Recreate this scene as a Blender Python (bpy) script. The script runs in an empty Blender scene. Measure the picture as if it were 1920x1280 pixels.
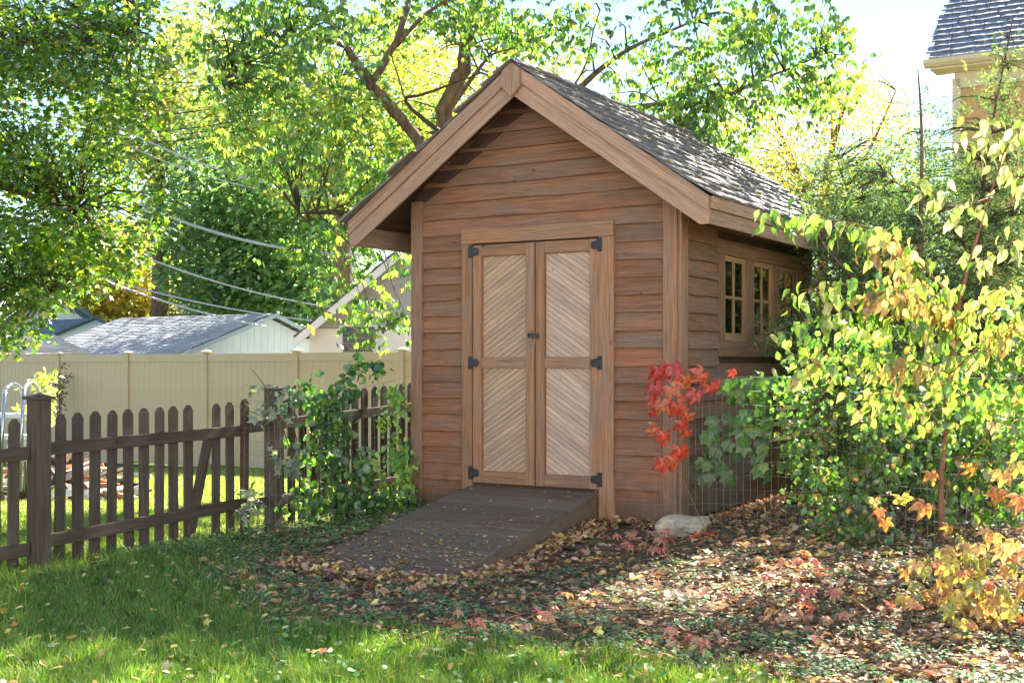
import bpy, math, random
import numpy as np
from mathutils import Vector, Matrix, noise as mn
random.seed(7); RS = np.random.RandomState(11)
PI = math.pi
sc = bpy.context.scene
COL = sc.collection

# ------------------------------------------------------------------ camera
F = 2308.0                       # focal length in pixels of the 1920 px wide photograph
CAMZ = 1.25
cam_d = bpy.data.cameras.new('camera'); cam = bpy.data.objects.new('camera', cam_d); COL.objects.link(cam)
cam.location = (0, 0, CAMZ); cam.rotation_euler = (PI/2, 0, 0)
cam_d.sensor_width = 36.0; cam_d.lens = F/1920*36; cam_d.shift_y = 40/1920
cam_d.clip_start = 0.1; cam_d.clip_end = 900
cam_d.dof.use_dof = True; cam_d.dof.focus_distance = 9.6; cam_d.dof.aperture_fstop = 16
sc.camera = cam
# ------------------------------------------------------------------ light
SUN_AZ = math.atan2(0.56, 0.83)          # clockwise from +Y (behind the shed, to the right)
SUN_EL = math.radians(41)
sdir = Vector((math.sin(SUN_AZ)*math.cos(SUN_EL), math.cos(SUN_AZ)*math.cos(SUN_EL), math.sin(SUN_EL)))
w = bpy.data.worlds.new('World'); sc.world = w; w.use_nodes = True
nt = w.node_tree; nt.nodes.clear()
out = nt.nodes.new('ShaderNodeOutputWorld'); bg = nt.nodes.new('ShaderNodeBackground')
sky = nt.nodes.new('ShaderNodeTexSky'); sky.sky_type = 'NISHITA'; sky.sun_disc = False
sky.sun_elevation = SUN_EL; sky.sun_rotation = SUN_AZ
sky.air_density = 1.2; sky.dust_density = 0.0; sky.ozone_density = 4.0
tc = nt.nodes.new('ShaderNodeTexCoord'); mp = nt.nodes.new('ShaderNodeMapping'); mp.inputs['Scale'].default_value = (1, 1, 2.6)
no = nt.nodes.new('ShaderNodeTexNoise'); no.inputs['Scale'].default_value = 4.2; no.inputs['Detail'].default_value = 7
no.inputs['Roughness'].default_value = .55
rp = nt.nodes.new('ShaderNodeValToRGB'); rp.color_ramp.elements[0].position = .54; rp.color_ramp.elements[1].position = .76
mx = nt.nodes.new('ShaderNodeMix'); mx.data_type = 'RGBA'; mx.inputs[7].default_value = (3.9, 4.1, 4.5, 1)
nt.links.new(tc.outputs['Generated'], mp.inputs[0]); nt.links.new(mp.outputs[0], no.inputs['Vector'])
nt.links.new(no.outputs['Fac'], rp.inputs[0]); nt.links.new(rp.outputs[0], mx.inputs[0])
nt.links.new(sky.outputs[0], mx.inputs[6]); nt.links.new(mx.outputs[2], bg.inputs[0])
bg.inputs[1].default_value = 0.052
nt.links.new(bg.outputs[0], out.inputs[0])
sl = bpy.data.lights.new('sun', 'SUN'); sun = bpy.data.objects.new('sun', sl); COL.objects.link(sun)
sl.energy = 5.0; sl.angle = math.radians(0.53); sl.color = (1, .94, .84)
sun.rotation_euler = (-sdir).to_track_quat('-Z', 'Y').to_euler(); sun.location = (6, 12, 12)
sc.view_settings.view_transform = 'Standard'; sc.view_settings.look = 'None'
sc.view_settings.exposure = 2.6; sc.view_settings.gamma = 1
sc.view_settings.use_curve_mapping = False
sc.render.engine = 'CYCLES'
sc.cycles.use_denoising = True; sc.cycles.denoiser = 'OPENIMAGEDENOISE'
sc.cycles.max_bounces = 8; sc.cycles.diffuse_bounces = 4; sc.cycles.transmission_bounces = 5; sc.cycles.glossy_bounces = 3
sc.cycles.transparent_max_bounces = 8; sc.cycles.sample_clamp_indirect = 6

# ------------------------------------------------------------------ helpers
def W(px, py, D):
    return Vector(((px-960)/F*D, D, CAMZ-(py-680)/F*D))
def sstep(t):
    t = np.clip(t, 0, 1); return t*t*(3-2*t)
def ground_z(x, y):
    x = np.asarray(x, float); y = np.asarray(y, float)
    s1 = sstep((9.8-y)/1.7); lf = sstep((-0.75-x)/1.0)
    r = sstep((x-.1)/1.7)*sstep((y-5.6)/2.0)
    z = -.155*np.maximum(s1, lf)*(1-r)
    far = np.clip((y-12.2)/19.0, 0, 1)*sstep((7.0-x)/6.0)
    z = z - .86*far
    z = z + .018*np.sin(x*2.1+y*1.3)*np.cos(y*1.7-x*.6)*sstep((9.0-y)/3.0)
    return z
def gz(x, y): return float(ground_z(x, y))
def tag(o, label=None, cat=None, group=None, kind=None):
    if label: o['label'] = label
    if cat: o['category'] = cat
    if group: o['group'] = group
    if kind: o['kind'] = kind
    return o
def empty(name, loc=(0, 0, 0), rz=0, parent=None):
    o = bpy.data.objects.new(name, None); COL.objects.link(o); o.location = loc; o.rotation_euler = (0, 0, rz)
    o.empty_display_size = .1
    if parent: o.parent = parent
    return o
def link(name, me, mat=None, parent=None, loc=(0, 0, 0), rot=None):
    o = bpy.data.objects.new(name, me); COL.objects.link(o)
    if mat and not me.materials: me.materials.append(mat)
    o.location = loc
    if rot is not None:
        if isinstance(rot, Matrix): o.rotation_euler = rot.to_euler()
        else: o.rotation_euler = rot
    if parent: o.parent = parent
    return o
class MB:
    def __init__(s): s.v = []; s.f = []
    def add(s, vs, fs):
        n = len(s.v); s.v += [tuple(v) for v in vs]; s.f += [tuple(i+n for i in f) for f in fs]; return s
    def box(s, x0, x1, y0, y1, z0, z1):
        return s.add([(x0,y0,z0),(x1,y0,z0),(x1,y1,z0),(x0,y1,z0),(x0,y0,z1),(x1,y0,z1),(x1,y1,z1),(x0,y1,z1)],
                     [(0,3,2,1),(4,5,6,7),(0,1,5,4),(1,2,6,5),(2,3,7,6),(3,0,4,7)])
    def obox(s, p, ax, ay, az):
        p, ax, ay, az = map(Vector, (p, ax, ay, az))
        vs = [p+ax*a+ay*b+az*c for c in (-.5, .5) for a, b in ((-.5,-.5),(.5,-.5),(.5,.5),(-.5,.5))]
        return s.add(vs, [(0,3,2,1),(4,5,6,7),(0,1,5,4),(1,2,6,5),(2,3,7,6),(3,0,4,7)])
    def prism(s, poly, y0, y1):      # poly in xz (counter-clockwise seen from -y)
        n = len(poly)
        vs = [(x, y0, z) for x, z in poly]+[(x, y1, z) for x, z in poly]
        fs = [tuple(range(n)), tuple(range(2*n-1, n-1, -1))]+[(i, i+n, (i+1) % n+n, (i+1) % n) for i in range(n)]
        return s.add(vs, fs)
    def tube(s, pts, rad, n=6, cap=True):
        pts = [Vector(p) for p in pts]
        if not hasattr(rad, '__len__'): rad = [rad]*len(pts)
        up = Vector((0, 0, 1)); vs = []; fs = []
        d0 = (pts[-1]-pts[0]).normalized() if (pts[-1]-pts[0]).length > 1e-6 else up
        ref = up if abs(d0.z) < .85 else Vector((1, 0, 0))
        for i, p in enumerate(pts):
            d = (pts[min(i+1, len(pts)-1)]-pts[max(i-1, 0)]).normalized()
            a = d.cross(ref)
            if a.length < 1e-4: a = d.cross(Vector((0, 1, 0)))
            a.normalize(); b = d.cross(a)
            vs += [p+(a*math.cos(t)+b*math.sin(t))*rad[i] for t in (2*PI*k/n for k in range(n))]
        for i in range(len(pts)-1):
            for k in range(n):
                fs.append((i*n+k, i*n+(k+1) % n, (i+1)*n+(k+1) % n, (i+1)*n+k))
        if cap: fs += [tuple(range(n-1, -1, -1)), tuple((len(pts)-1)*n+k for k in range(n))]
        return s.add(vs, fs)
    def lathe(s, prof, n=16, c=(0, 0, 0)):
        vs = [(c[0]+r*math.cos(2*PI*k/n), c[1]+r*math.sin(2*PI*k/n), c[2]+z) for r, z in prof for k in range(n)]
        fs = [(i*n+k, i*n+(k+1) % n, (i+1)*n+(k+1) % n, (i+1)*n+k) for i in range(len(prof)-1) for k in range(n)]
        fs += [tuple(range(n-1, -1, -1)), tuple((len(prof)-1)*n+k for k in range(n))]
        return s.add(vs, fs)
    def mesh(s, name, smooth=False):
        me = bpy.data.meshes.new(name); me.from_pydata(s.v, [], s.f)
        if smooth: me.polygons.foreach_set('use_smooth', [True]*len(me.polygons))
        return me
    def build(s, name, mat, parent=None, loc=(0, 0, 0), rot=None, smooth=False, bevel=0):
        o = link(name, s.mesh(name, smooth), mat, parent, loc, rot)
        if bevel:
            m = o.modifiers.new('bevel', 'BEVEL'); m.width = bevel; m.segments = 2; m.limit_method = 'ANGLE'; m.angle_limit = .6
        return o
def tri_mesh(name, V, T, C=None, smooth=False):
    me = bpy.data.meshes.new(name); V = np.ascontiguousarray(V, np.float32); T = np.ascontiguousarray(T, np.int32)
    me.vertices.add(len(V)); me.vertices.foreach_set('co', V.ravel())
    me.loops.add(T.size); me.loops.foreach_set('vertex_index', T.ravel())
    me.polygons.add(len(T)); me.polygons.foreach_set('loop_start', np.arange(0, T.size, T.shape[1], dtype=np.int32))
    me.update(calc_edges=True)
    if smooth: me.polygons.foreach_set('use_smooth', np.ones(len(T), bool))
    if C is not None:
        a = me.attributes.new('col', 'FLOAT_COLOR', 'FACE')
        C4 = np.ones((len(T), 4), np.float32); C4[:, :3] = C; a.data.foreach_set('color', C4.ravel())
    return me
# leaf templates: (verts, tris)
def tmpl(vs, ts): return np.array(vs, float), np.array(ts, int)
KITE = tmpl([(0,0,0),(.45,.27,.07),(1,0,-.03),(.45,-.27,.07)], [(0,2,1),(0,3,2)])
SLIM = tmpl([(0,0,0),(.4,.16,.04),(1,0,-.08),(.4,-.16,.04)], [(0,2,1),(0,3,2)])
OVATE = tmpl([(0,0,0),(.22,.26,.07),(.5,.32,.06),(.8,.16,-.02),(1,0,-.14),(.8,-.16,-.02),(.5,-.32,.06),(.22,-.26,.07),(.3,0,.0),(.65,0,-.03)],
             [(0,8,1),(1,8,2),(8,9,2),(9,3,2),(9,4,3),(0,7,8),(7,6,8),(8,6,9),(9,6,5),(9,5,4)])
def star(lobes, inner):
    vs = [(.32, 0, 0)]; k = []
    for a, r in lobes:
        vs.append((.32+r*math.cos(a), r*math.sin(a), -.10*r))
    ts = [(0, i, i+1) for i in range(1, len(vs)-1)]+[(0, len(vs)-1, 1)]
    return tmpl(vs, ts)
_m = [(-3.0,.3),(-2.3,.42),(-1.85,.26),(-1.25,.6),(-.65,.3),(0,.7),(.65,.3),(1.25,.6),(1.85,.26),(2.3,.42),(3.0,.3)]
MAPLE = star(_m, 0)
ROUND = star([(-2.9,.28),(-2.0,.5),(-1,.5),(0,.45),(1,.5),(2.0,.5),(2.9,.28)], 0)
CURL = tmpl([(0,0,0),(.3,.2,.12),(.7,.22,.16),(1,0,.05),(.7,-.2,.05),(.3,-.22,.02),(.5,0,.0)], [(6,1,0),(6,2,1),(6,3,2),(6,4,3),(6,5,4),(6,0,5)])
BLADE = tmpl([(0,.5,0),(0,-.5,0),(.55,.35,.10),(.55,-.35,.10),(1,0,.38)], [(0,1,2),(1,3,2),(2,3,4)])
def unit(a): return a/np.maximum(np.linalg.norm(a, axis=1, keepdims=True), 1e-9)
def leaf_arrays(tm, P, A, N, S, wid=1.0):
    tv, tt = tm; A = unit(A); B = unit(np.cross(N, A)); N = np.cross(A, B)
    S = np.broadcast_to(np.asarray(S, float), (len(P),))[:, None, None]; wid = np.broadcast_to(np.asarray(wid, float), (len(P),))[:, None, None]
    V = P[:, None, :]+S*(tv[None, :, 0, None]*A[:, None, :]+wid*tv[None, :, 1, None]*B[:, None, :]+tv[None, :, 2, None]*N[:, None, :])
    T = tt[None]+(np.arange(len(P))*len(tv))[:, None, None]
    return V.reshape(-1, 3), T.reshape(-1, 3)
def jit(C, n, k, amt):        # per-leaf colours (n,3) -> per-face
    return np.repeat(np.clip(C, .002, 1), k, axis=0)
def palette(cols, wts, n, var=.18):
    cols = np.array(cols, float); wts = np.array(wts, float); wts /= wts.sum()
    i = RS.choice(len(cols), n, p=wts); c = cols[i]
    return c*(1+var*RS.randn(n, 1))*(1+.06*RS.randn(n, 3))
def leaves(name, tm, P, A, N, S, C, mat, parent=None, wid=1.0, kind=None):
    V, T = leaf_arrays(tm, P, A, N, S, wid)
    me = tri_mesh(name, V, T, np.clip(np.repeat(np.clip(C, .002, .95), len(tm[1]), axis=0)*(1+(.13 if len(tm[1]) > 5 else .05)*RS.randn(len(C)*len(tm[1]), 1)), .002, .95))
    o = link(name, me, mat, parent)
    if kind: o['kind'] = kind
    return o
# ------------------------------------------------------------------ materials
def newmat(name):
    m = bpy.data.materials.new(name); m.use_nodes = True; n = m.node_tree; n.nodes.clear()
    return m, n, n.nodes.new, n.links.new
def set_ramp(r, stops):
    e = r.color_ramp.elements
    while len(e) > 1: e.remove(e[-1])
    e[0].position = stops[0][0]; e[0].color = (*stops[0][1], 1)
    for p, c in stops[1:]:
        x = e.new(p); x.color = (*c, 1)
def wood(name, dark, mid, light, grey=None, greyamt=.5, rough=.8, fine=.5, knots=.6, sc_=1.0, bump=.35, sheen=.25, var=(.87, 1.12), dirt=False):
    m, n, N, L = newmat(name)
    o = N('ShaderNodeOutputMaterial'); b = N('ShaderNodeBsdfPrincipled'); L(b.outputs[0], o.inputs[0])
    tc = N('ShaderNodeTexCoord'); oi = N('ShaderNodeObjectInfo')
    mu = N('ShaderNodeVectorMath'); mu.operation = 'SCALE'; mu.inputs[0].default_value = (31, 17, 53); L(oi.outputs['Random'], mu.inputs['Scale'])
    ad = N('ShaderNodeVectorMath'); L(tc.outputs['Object'], ad.inputs[0]); L(mu.outputs[0], ad.inputs[1])
    def nz(scale, s, det, dist=0, ro=.6):
        mp = N('ShaderNodeMapping'); mp.inputs['Scale'].default_value = scale; L(ad.outputs[0], mp.inputs[0])
        x = N('ShaderNodeTexNoise'); x.inputs['Scale'].default_value = s*sc_; x.inputs['Detail'].default_value = det; x.inputs['Distortion'].default_value = dist
        x.inputs['Roughness'].default_value = ro
        L(mp.outputs[0], x.inputs['Vector']); return x
    g1 = nz((.6, 20, 20), 2.0, 6, .9); r1 = N('ShaderNodeValToRGB'); set_ramp(r1, [(.2, dark), (.5, mid), (.8, light)]); L(g1.outputs['Fac'], r1.inputs[0])
    col = r1.outputs[0]
    def mix(fac, a, bcol, mode='MIX'):
        x = N('ShaderNodeMix'); x.data_type = 'RGBA'; x.blend_type = mode
        if hasattr(fac, 'links'): L(fac, x.inputs[0])
        else: x.inputs[0].default_value = fac
        L(a, x.inputs[6])
        if hasattr(bcol, 'links'): L(bcol, x.inputs[7])
        else: x.inputs[7].default_value = (*bcol, 1)
        return x.outputs[2]
    if grey:
        g2 = nz((1, 2.6, 2.6), 1.7, 5, .3); r2 = N('ShaderNodeValToRGB'); set_ramp(r2, [(.42, (0, 0, 0)), (.62, (greyamt,)*3)]); L(g2.outputs['Fac'], r2.inputs[0])
        col = mix(r2.outputs[0], col, grey)
    g3 = nz((1, 60, 60), 3.4, 5, .5, .7); r3 = N('ShaderNodeValToRGB'); set_ramp(r3, [(.36, (1-fine,)*3), (.56, (1.0,)*3), (.75, (1.0+.25*fine,)*3)]); L(g3.outputs['Fac'], r3.inputs[0])
    col = mix(1.0, col, r3.outputs[0], 'MULTIPLY')
    if knots:
        mp = N('ShaderNodeMapping'); mp.inputs['Scale'].default_value = (1, 1.7, 1.7); L(ad.outputs[0], mp.inputs[0])
        vo = N('ShaderNodeTexVoronoi'); vo.inputs['Scale'].default_value = 3.4*sc_; vo.inputs['Randomness'].default_value = 1; L(mp.outputs[0], vo.inputs['Vector'])
        r4 = N('ShaderNodeValToRGB'); set_ramp(r4, [(.03, (1-knots,)*3), (.055, (1-.35*knots,)*3), (.085, (1,)*3)]); L(vo.outputs['Distance'], r4.inputs[0])
        col = mix(1.0, col, r4.outputs[0], 'MULTIPLY')
    rr = N('ShaderNodeMapRange'); rr.inputs[3].default_value = var[0]; rr.inputs[4].default_value = var[1]; L(oi.outputs['Random'], rr.inputs[0])
    vm = N('ShaderNodeVectorMath'); vm.operation = 'SCALE'; L(col, vm.inputs[0]); L(rr.outputs[0], vm.inputs['Scale'])
    last = vm.outputs[0]
    if dirt:          # soil splashed up on the lowest boards
        ge = N('ShaderNodeNewGeometry'); sx = N('ShaderNodeSeparateXYZ'); L(ge.outputs['Position'], sx.inputs[0])
        dn = N('ShaderNodeTexNoise'); dn.inputs['Scale'].default_value = 7; dn.inputs['Detail'].default_value = 6; L(ge.outputs['Position'], dn.inputs['Vector'])
        zz = N('ShaderNodeMath'); zz.operation = 'MULTIPLY_ADD'; L(dn.outputs['Fac'], zz.inputs[0]); zz.inputs[1].default_value = -.55; L(sx.outputs['Z'], zz.inputs[2])
        mr = N('ShaderNodeMapRange'); mr.inputs[1].default_value = -.22; mr.inputs[2].default_value = .10; mr.inputs[3].default_value = .75; mr.inputs[4].default_value = 0; L(zz.outputs[0], mr.inputs[0])
        last = mix(mr.outputs[0], last, (.085, .062, .045))
    L(last, b.inputs['Base Color']); b.inputs['Roughness'].default_value = rough
    b.inputs['Specular IOR Level'].default_value = sheen
    bp = N('ShaderNodeBump'); bp.inputs['Strength'].default_value = bump; bp.inputs['Distance'].default_value = .004
    L(g3.outputs['Fac'], bp.inputs['Height']); L(bp.outputs[0], b.inputs['Normal'])
    return m
def plain(name, c1, c2=None, scale=3, rough=.7, bump=0, metal=0, stretch=(1, 1, 1), spec=.4, coords='Object', bdist=.01, lo=.35, hi=.65, c3=None, scale2=40, amt2=.2):
    m, n, N, L = newmat(name)
    o = N('ShaderNodeOutputMaterial'); b = N('ShaderNodeBsdfPrincipled'); L(b.outputs[0], o.inputs[0])
    b.inputs['Roughness'].default_value = rough; b.inputs['Metallic'].default_value = metal; b.inputs['Specular IOR Level'].default_value = spec
    c2 = c2 or tuple(x*.8 for x in c1)
    tc = N('ShaderNodeTexCoord'); mp = N('ShaderNodeMapping'); mp.inputs['Scale'].default_value = stretch; L(tc.outputs[coords], mp.inputs[0])
    x = N('ShaderNodeTexNoise'); x.inputs['Scale'].default_value = scale; x.inputs['Detail'].default_value = 6; L(mp.outputs[0], x.inputs['Vector'])
    r = N('ShaderNodeValToRGB'); set_ramp(r, [(lo, c1), (hi, c2)]); L(x.outputs['Fac'], r.inputs[0])
    y = N('ShaderNodeTexNoise'); y.inputs['Scale'].default_value = scale2; y.inputs['Detail'].default_value = 4; L(mp.outputs[0], y.inputs['Vector'])
    r2 = N('ShaderNodeValToRGB'); set_ramp(r2, [(.3, (1-amt2,)*3), (.7, (1+amt2,)*3)]); L(y.outputs['Fac'], r2.inputs[0])
    mx = N('ShaderNodeMix'); mx.data_type = 'RGBA'; mx.blend_type = 'MULTIPLY'; mx.inputs[0].default_value = 1; L(r.outputs[0], mx.inputs[6]); L(r2.outputs[0], mx.inputs[7])
    L(mx.outputs[2], b.inputs['Base Color'])
    if bump:
        bp = N('ShaderNodeBump'); bp.inputs['Strength'].default_value = bump; bp.inputs['Distance'].default_value = bdist
        L(y.outputs['Fac'], bp.inputs['Height']); L(bp.outputs[0], b.inputs['Normal'])
    return m
def leafmat(name, trans=.5, tcol=(1.7, 1.5, .6), gloss=.08, rough=.45, use_obj=False, veins=False):
    m, n, N, L = newmat(name)
    o = N('ShaderNodeOutputMaterial')
    if use_obj:
        a = N('ShaderNodeObjectInfo'); src = a.outputs['Color']
        tc = N('ShaderNodeTexCoord'); x = N('ShaderNodeTexNoise'); x.inputs['Scale'].default_value = 4.5; x.inputs['Detail'].default_value = 7; L(tc.outputs['Object'], x.inputs['Vector'])
        r = N('ShaderNodeValToRGB'); set_ramp(r, [(.34, (.42, .30, .20)), (.44, (.85, .78, .62)), (.52, (1, 1, 1)), (.7, (1.15, 1.15, 1.05))]); L(x.outputs['Fac'], r.inputs[0])
        mx = N('ShaderNodeMix'); mx.data_type = 'RGBA'; mx.blend_type = 'MULTIPLY'; mx.inputs[0].default_value = 1; L(src, mx.inputs[6]); L(r.outputs[0], mx.inputs[7]); src = mx.outputs[2]
    else:
        a = N('ShaderNodeAttribute'); a.attribute_name = 'col'; src = a.outputs['Color']
    d = N('ShaderNodeBsdfDiffuse'); L(src, d.inputs[0])
    t = N('ShaderNodeBsdfTranslucent'); vm = N('ShaderNodeVectorMath'); vm.operation = 'MULTIPLY'; vm.inputs[1].default_value = tcol; L(src, vm.inputs[0]); L(vm.outputs[0], t.inputs[0])
    ms = N('ShaderNodeMixShader'); ms.inputs[0].default_value = trans; L(d.outputs[0], ms.inputs[1]); L(t.outputs[0], ms.inputs[2])
    g = N('ShaderNodeBsdfGlossy'); g.inputs['Roughness'].default_value = rough; g.inputs['Color'].default_value = (1, 1, 1, 1)
    m2 = N('ShaderNodeMixShader'); m2.inputs[0].default_value = gloss; L(ms.outputs[0], m2.inputs[1]); L(g.outputs[0], m2.inputs[2])
    L(m2.outputs[0], o.inputs[0]); return m
M = {}
M['siding'] = wood('cedar_siding', (.18, .082, .043), (.31, .147, .076), (.39, .198, .107), (.235, .165, .12), .75, knots=.55, dirt=True)
M['siding_red'] = wood('cedar_siding_reddish', (.21, .086, .043), (.35, .152, .075), (.43, .20, .102), (.26, .176, .125), .7, knots=.55, dirt=True)
M['trim'] = wood('weathered_trim', (.26, .155, .095), (.46, .285, .175), (.56, .36, .235), (.37, .27, .20), .6, knots=.35)
M['post'] = wood('corner_board', (.20, .105, .06), (.36, .19, .11), (.46, .26, .155), (.28, .205, .15), .6, knots=.35, dirt=True)
M['doorframe'] = wood('cedar_door_frame', (.26, .125, .06), (.39, .20, .10), (.50, .27, .14), (.29, .205, .145), .65, knots=.7)
M['doorboard'] = wood('door_board_tan', (.40, .25, .15), (.57, .38, .235), (.68, .47, .31), (.42, .32, .235), .5, knots=.6, sc_=1.4, var=(.90, 1.08))
M['doorboard_pale'] = wood('door_board_pale', (.46, .31, .21), (.64, .455, .325), (.74, .55, .41), (.50, .38, .30), .5, knots=.6, sc_=1.4, var=(.90, 1.08))
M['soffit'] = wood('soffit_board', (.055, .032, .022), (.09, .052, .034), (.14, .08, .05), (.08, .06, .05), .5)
M['sash'] = wood('window_sash_wood', (.28, .15, .065), (.42, .24, .105), (.52, .32, .15), (.3, .22, .14), .5, knots=.2)
M['winframe'] = wood('window_frame_wood', (.16, .085, .045), (.28, .155, .08), (.38, .22, .12), (.22, .15, .10), .5, knots=.2)
M['skirt'] = wood('skirt_board_tan', (.16, .10, .06), (.25, .16, .095), (.34, .22, .13), (.2, .16, .12), .6, dirt=True)
M['picket'] = wood('weathered_picket', (.055, .037, .026), (.105, .076, .054), (.165, .125, .09), (.13, .107, .08), .75, rough=.9)
M['ramp'] = wood('weathered_ramp', (.11, .072, .048), (.20, .138, .096), (.28, .20, .145), (.18, .155, .11), .8, rough=.88, knots=.3)
M['shake'] = wood('cedar_shake', (.10, .084, .072), (.21, .182, .158), (.33, .295, .265), (.26, .245, .23), .7, rough=.66, fine=.6, knots=.0, sheen=.25, bump=.6)
M['bark'] = plain('bark', (.26, .165, .10), (.12, .08, .05), 6, .95, .8, stretch=(3, 3, .7), scale2=25, amt2=.35, bdist=.03)
M['twig'] = plain('twig_bark', (.13, .085, .055), (.07, .05, .035), 8, .95)
M['redstem'] = plain('reddish_stem', (.30, .13, .07), (.2, .09, .05), 8, .8)
M['iron'] = plain('black_iron', (.035, .036, .042), (.06, .06, .066), 30, .5, .15, metal=.5)
M['steel'] = plain('galvanised_wire', (.26, .26, .26), (.16, .16, .16), 20, .6, metal=.3)
M['chrome'] = plain('ladder_tube', (.6, .62, .65), (.5, .52, .55), 5, .3, metal=.8)
M['rust'] = plain('rusty_stake', (.13, .035, .02), (.07, .03, .02), 30, .9)
M['greenmetal'] = plain('green_painted_steel', (.01, .05, .035), (.02, .06, .04), 20, .6)
M['vinyl'] = plain('tan_vinyl', (.66, .475, .29), (.60, .43, .26), 1.5, .45, amt2=.03)
M['vinylcap'] = plain('tan_vinyl_cap', (.70, .62, .45), (.66, .58, .42), 2, .45, amt2=.03)
M['white'] = plain('white_painted_siding', (.78, .78, .78), (.70, .70, .71), 1.5, .6, amt2=.05)
M['stucco_white'] = plain('white_stucco', (.76, .75, .74), (.66, .65, .65), 2, .85, .2, amt2=.05)
M['grey_siding'] = plain('grey_lap_siding', (.40, .39, .40), (.34, .33, .34), 2, .6, amt2=.05)
M['asphalt_grey'] = plain('grey_asphalt_shingle', (.42, .415, .425), (.34, .335, .345), 1.2, .85, .3, amt2=.25, scale2=60)
M['asphalt_cream'] = plain('pale_shingle', (.62, .56, .48), (.5, .46, .4), 1.2, .85, .3, amt2=.15)
M['asphalt_dark'] = plain('dark_shingle', (.03, .03, .04), (.05, .05, .06), 1.2, .85, amt2=.2)
M['asphalt_green'] = plain('grey_green_shingle', (.14, .17, .18), (.10, .13, .14), 1.2, .85, amt2=.2)
M['bluetrim'] = plain('blue_grey_trim', (.06, .10, .14), (.05, .09, .12), 3, .5)
M['slate'] = plain('slate_tile', (.14, .14, .18), (.22, .22, .26), 5, .42, .35, amt2=.25, scale2=30, spec=.6)
M['stucco_cream'] = plain('cream_stucco', (.62, .40, .19), (.55, .36, .18), 2, .9, .5, amt2=.10, scale2=55)
M['cream'] = plain('cream_paint', (.66, .60, .44), (.62, .56, .41), 3, .5, amt2=.04)
M['rock'] = plain('limestone', (.58, .49, .33), (.30, .28, .22), 5, .9, .8, scale2=18, amt2=.3, bdist=.03)
M['shutter'] = plain('weathered_grey_board', (.16, .15, .17), (.10, .10, .12), 8, .8)
M['darkglass'] = plain('dark_window', (.02, .025, .03), (.04, .04, .05), 2, .1, spec=.8)
M['inside'] = plain('shed_interior', (.10, .065, .04), (.07, .045, .03), 5, .9)
M['garagetrim'] = plain('pale_blue_grey_trim', (.42, .47, .50), (.38, .43, .46), 3, .5)
M['cable'] = plain('pale_cable', (.55, .56, .58), (.5, .5, .52), 3, .4)
M['blackcable'] = plain('dark_cable', (.05, .05, .05), (.04, .04, .04), 3, .5)
M['leaf'] = leafmat('leaf_backlit', .55, (2.4, 2.3, .9), .07, .42)
M['leaf_far'] = leafmat('leaf_distant', .5, (1.6, 1.55, .8), .05, .5)
M['leaf_solid'] = leafmat('leaf_thick', .3, (1.5, 1.5, .7), .03, .5)
M['leaf_dead'] = leafmat('fallen_leaf', .2, (1.3, 1.1, .8), .05, .55)
M['leaf_obj'] = leafmat('large_leaf', .45, (1.5, 1.4, .75), .05, .45, use_obj=True)
M['needle'] = leafmat('juniper_spray', .45, (2.2, 2.1, 1.0), .05, .5)
M['grass'] = leafmat('grass_blade', .4, (2.0, 1.9, .6), .04, .45)
# window glass: mirror-like reflection over a clear pane
m, n, N, L = newmat('window_glass'); o = N('ShaderNodeOutputMaterial'); g = N('ShaderNodeBsdfGlossy'); g.inputs['Roughness'].default_value = .02
t = N('ShaderNodeBsdfTransparent'); t.inputs[0].default_value = (.82, .86, .84, 1); fr = N('ShaderNodeFresnel'); fr.inputs[0].default_value = 3.2
ms = N('ShaderNodeMixShader'); L(fr.outputs[0], ms.inputs[0]); L(t.outputs[0], ms.inputs[1]); L(g.outputs[0], ms.inputs[2]); L(ms.outputs[0], o.inputs[0]); M['glass'] = m

# ground material: dark leafy soil in the bed, green-brown thatch under the lawn
LAWN_PX = [(-400,880),(420,950),(455,1000),(425,1040),(430,1085),(500,1130),(560,1175),(700,1180),(800,1196),(900,1212),(1200,1240),(1450,1282),(1500,1400),(-400,1400)]
def px_ground(px, py):
    D = 8.0
    for _ in range(25):
        X = (px-960)/F*D; D = D*.5+.5*(CAMZ-gz(X, D))*F/(py-680)
    return ((px-960)/F*D, D)
LAWN = np.array([px_ground(*p) for p in LAWN_PX])
def in_poly(x, y, poly):
    ins = np.zeros(len(x), bool); n_ = len(poly)
    for i in range(n_):
        x0, y0 = poly[i]; x1, y1 = poly[(i+1) % n_]
        c = ((y0 > y) != (y1 > y)) & (x < (x1-x0)*(y-y0)/(y1-y0+1e-12)+x0); ins ^= c
    return ins
def wob(x, y, s=1.0):
    return (np.sin(x*7.1*s+y*3.3*s+1.3)+np.sin(x*3.7*s-y*8.3*s+.4)+np.sin(x*13.3*s+y*11.1*s))/3
def lawn_mask(x, y): return in_poly(x+.16*wob(x, y), y+.16*wob(y+5, x), LAWN)
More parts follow.
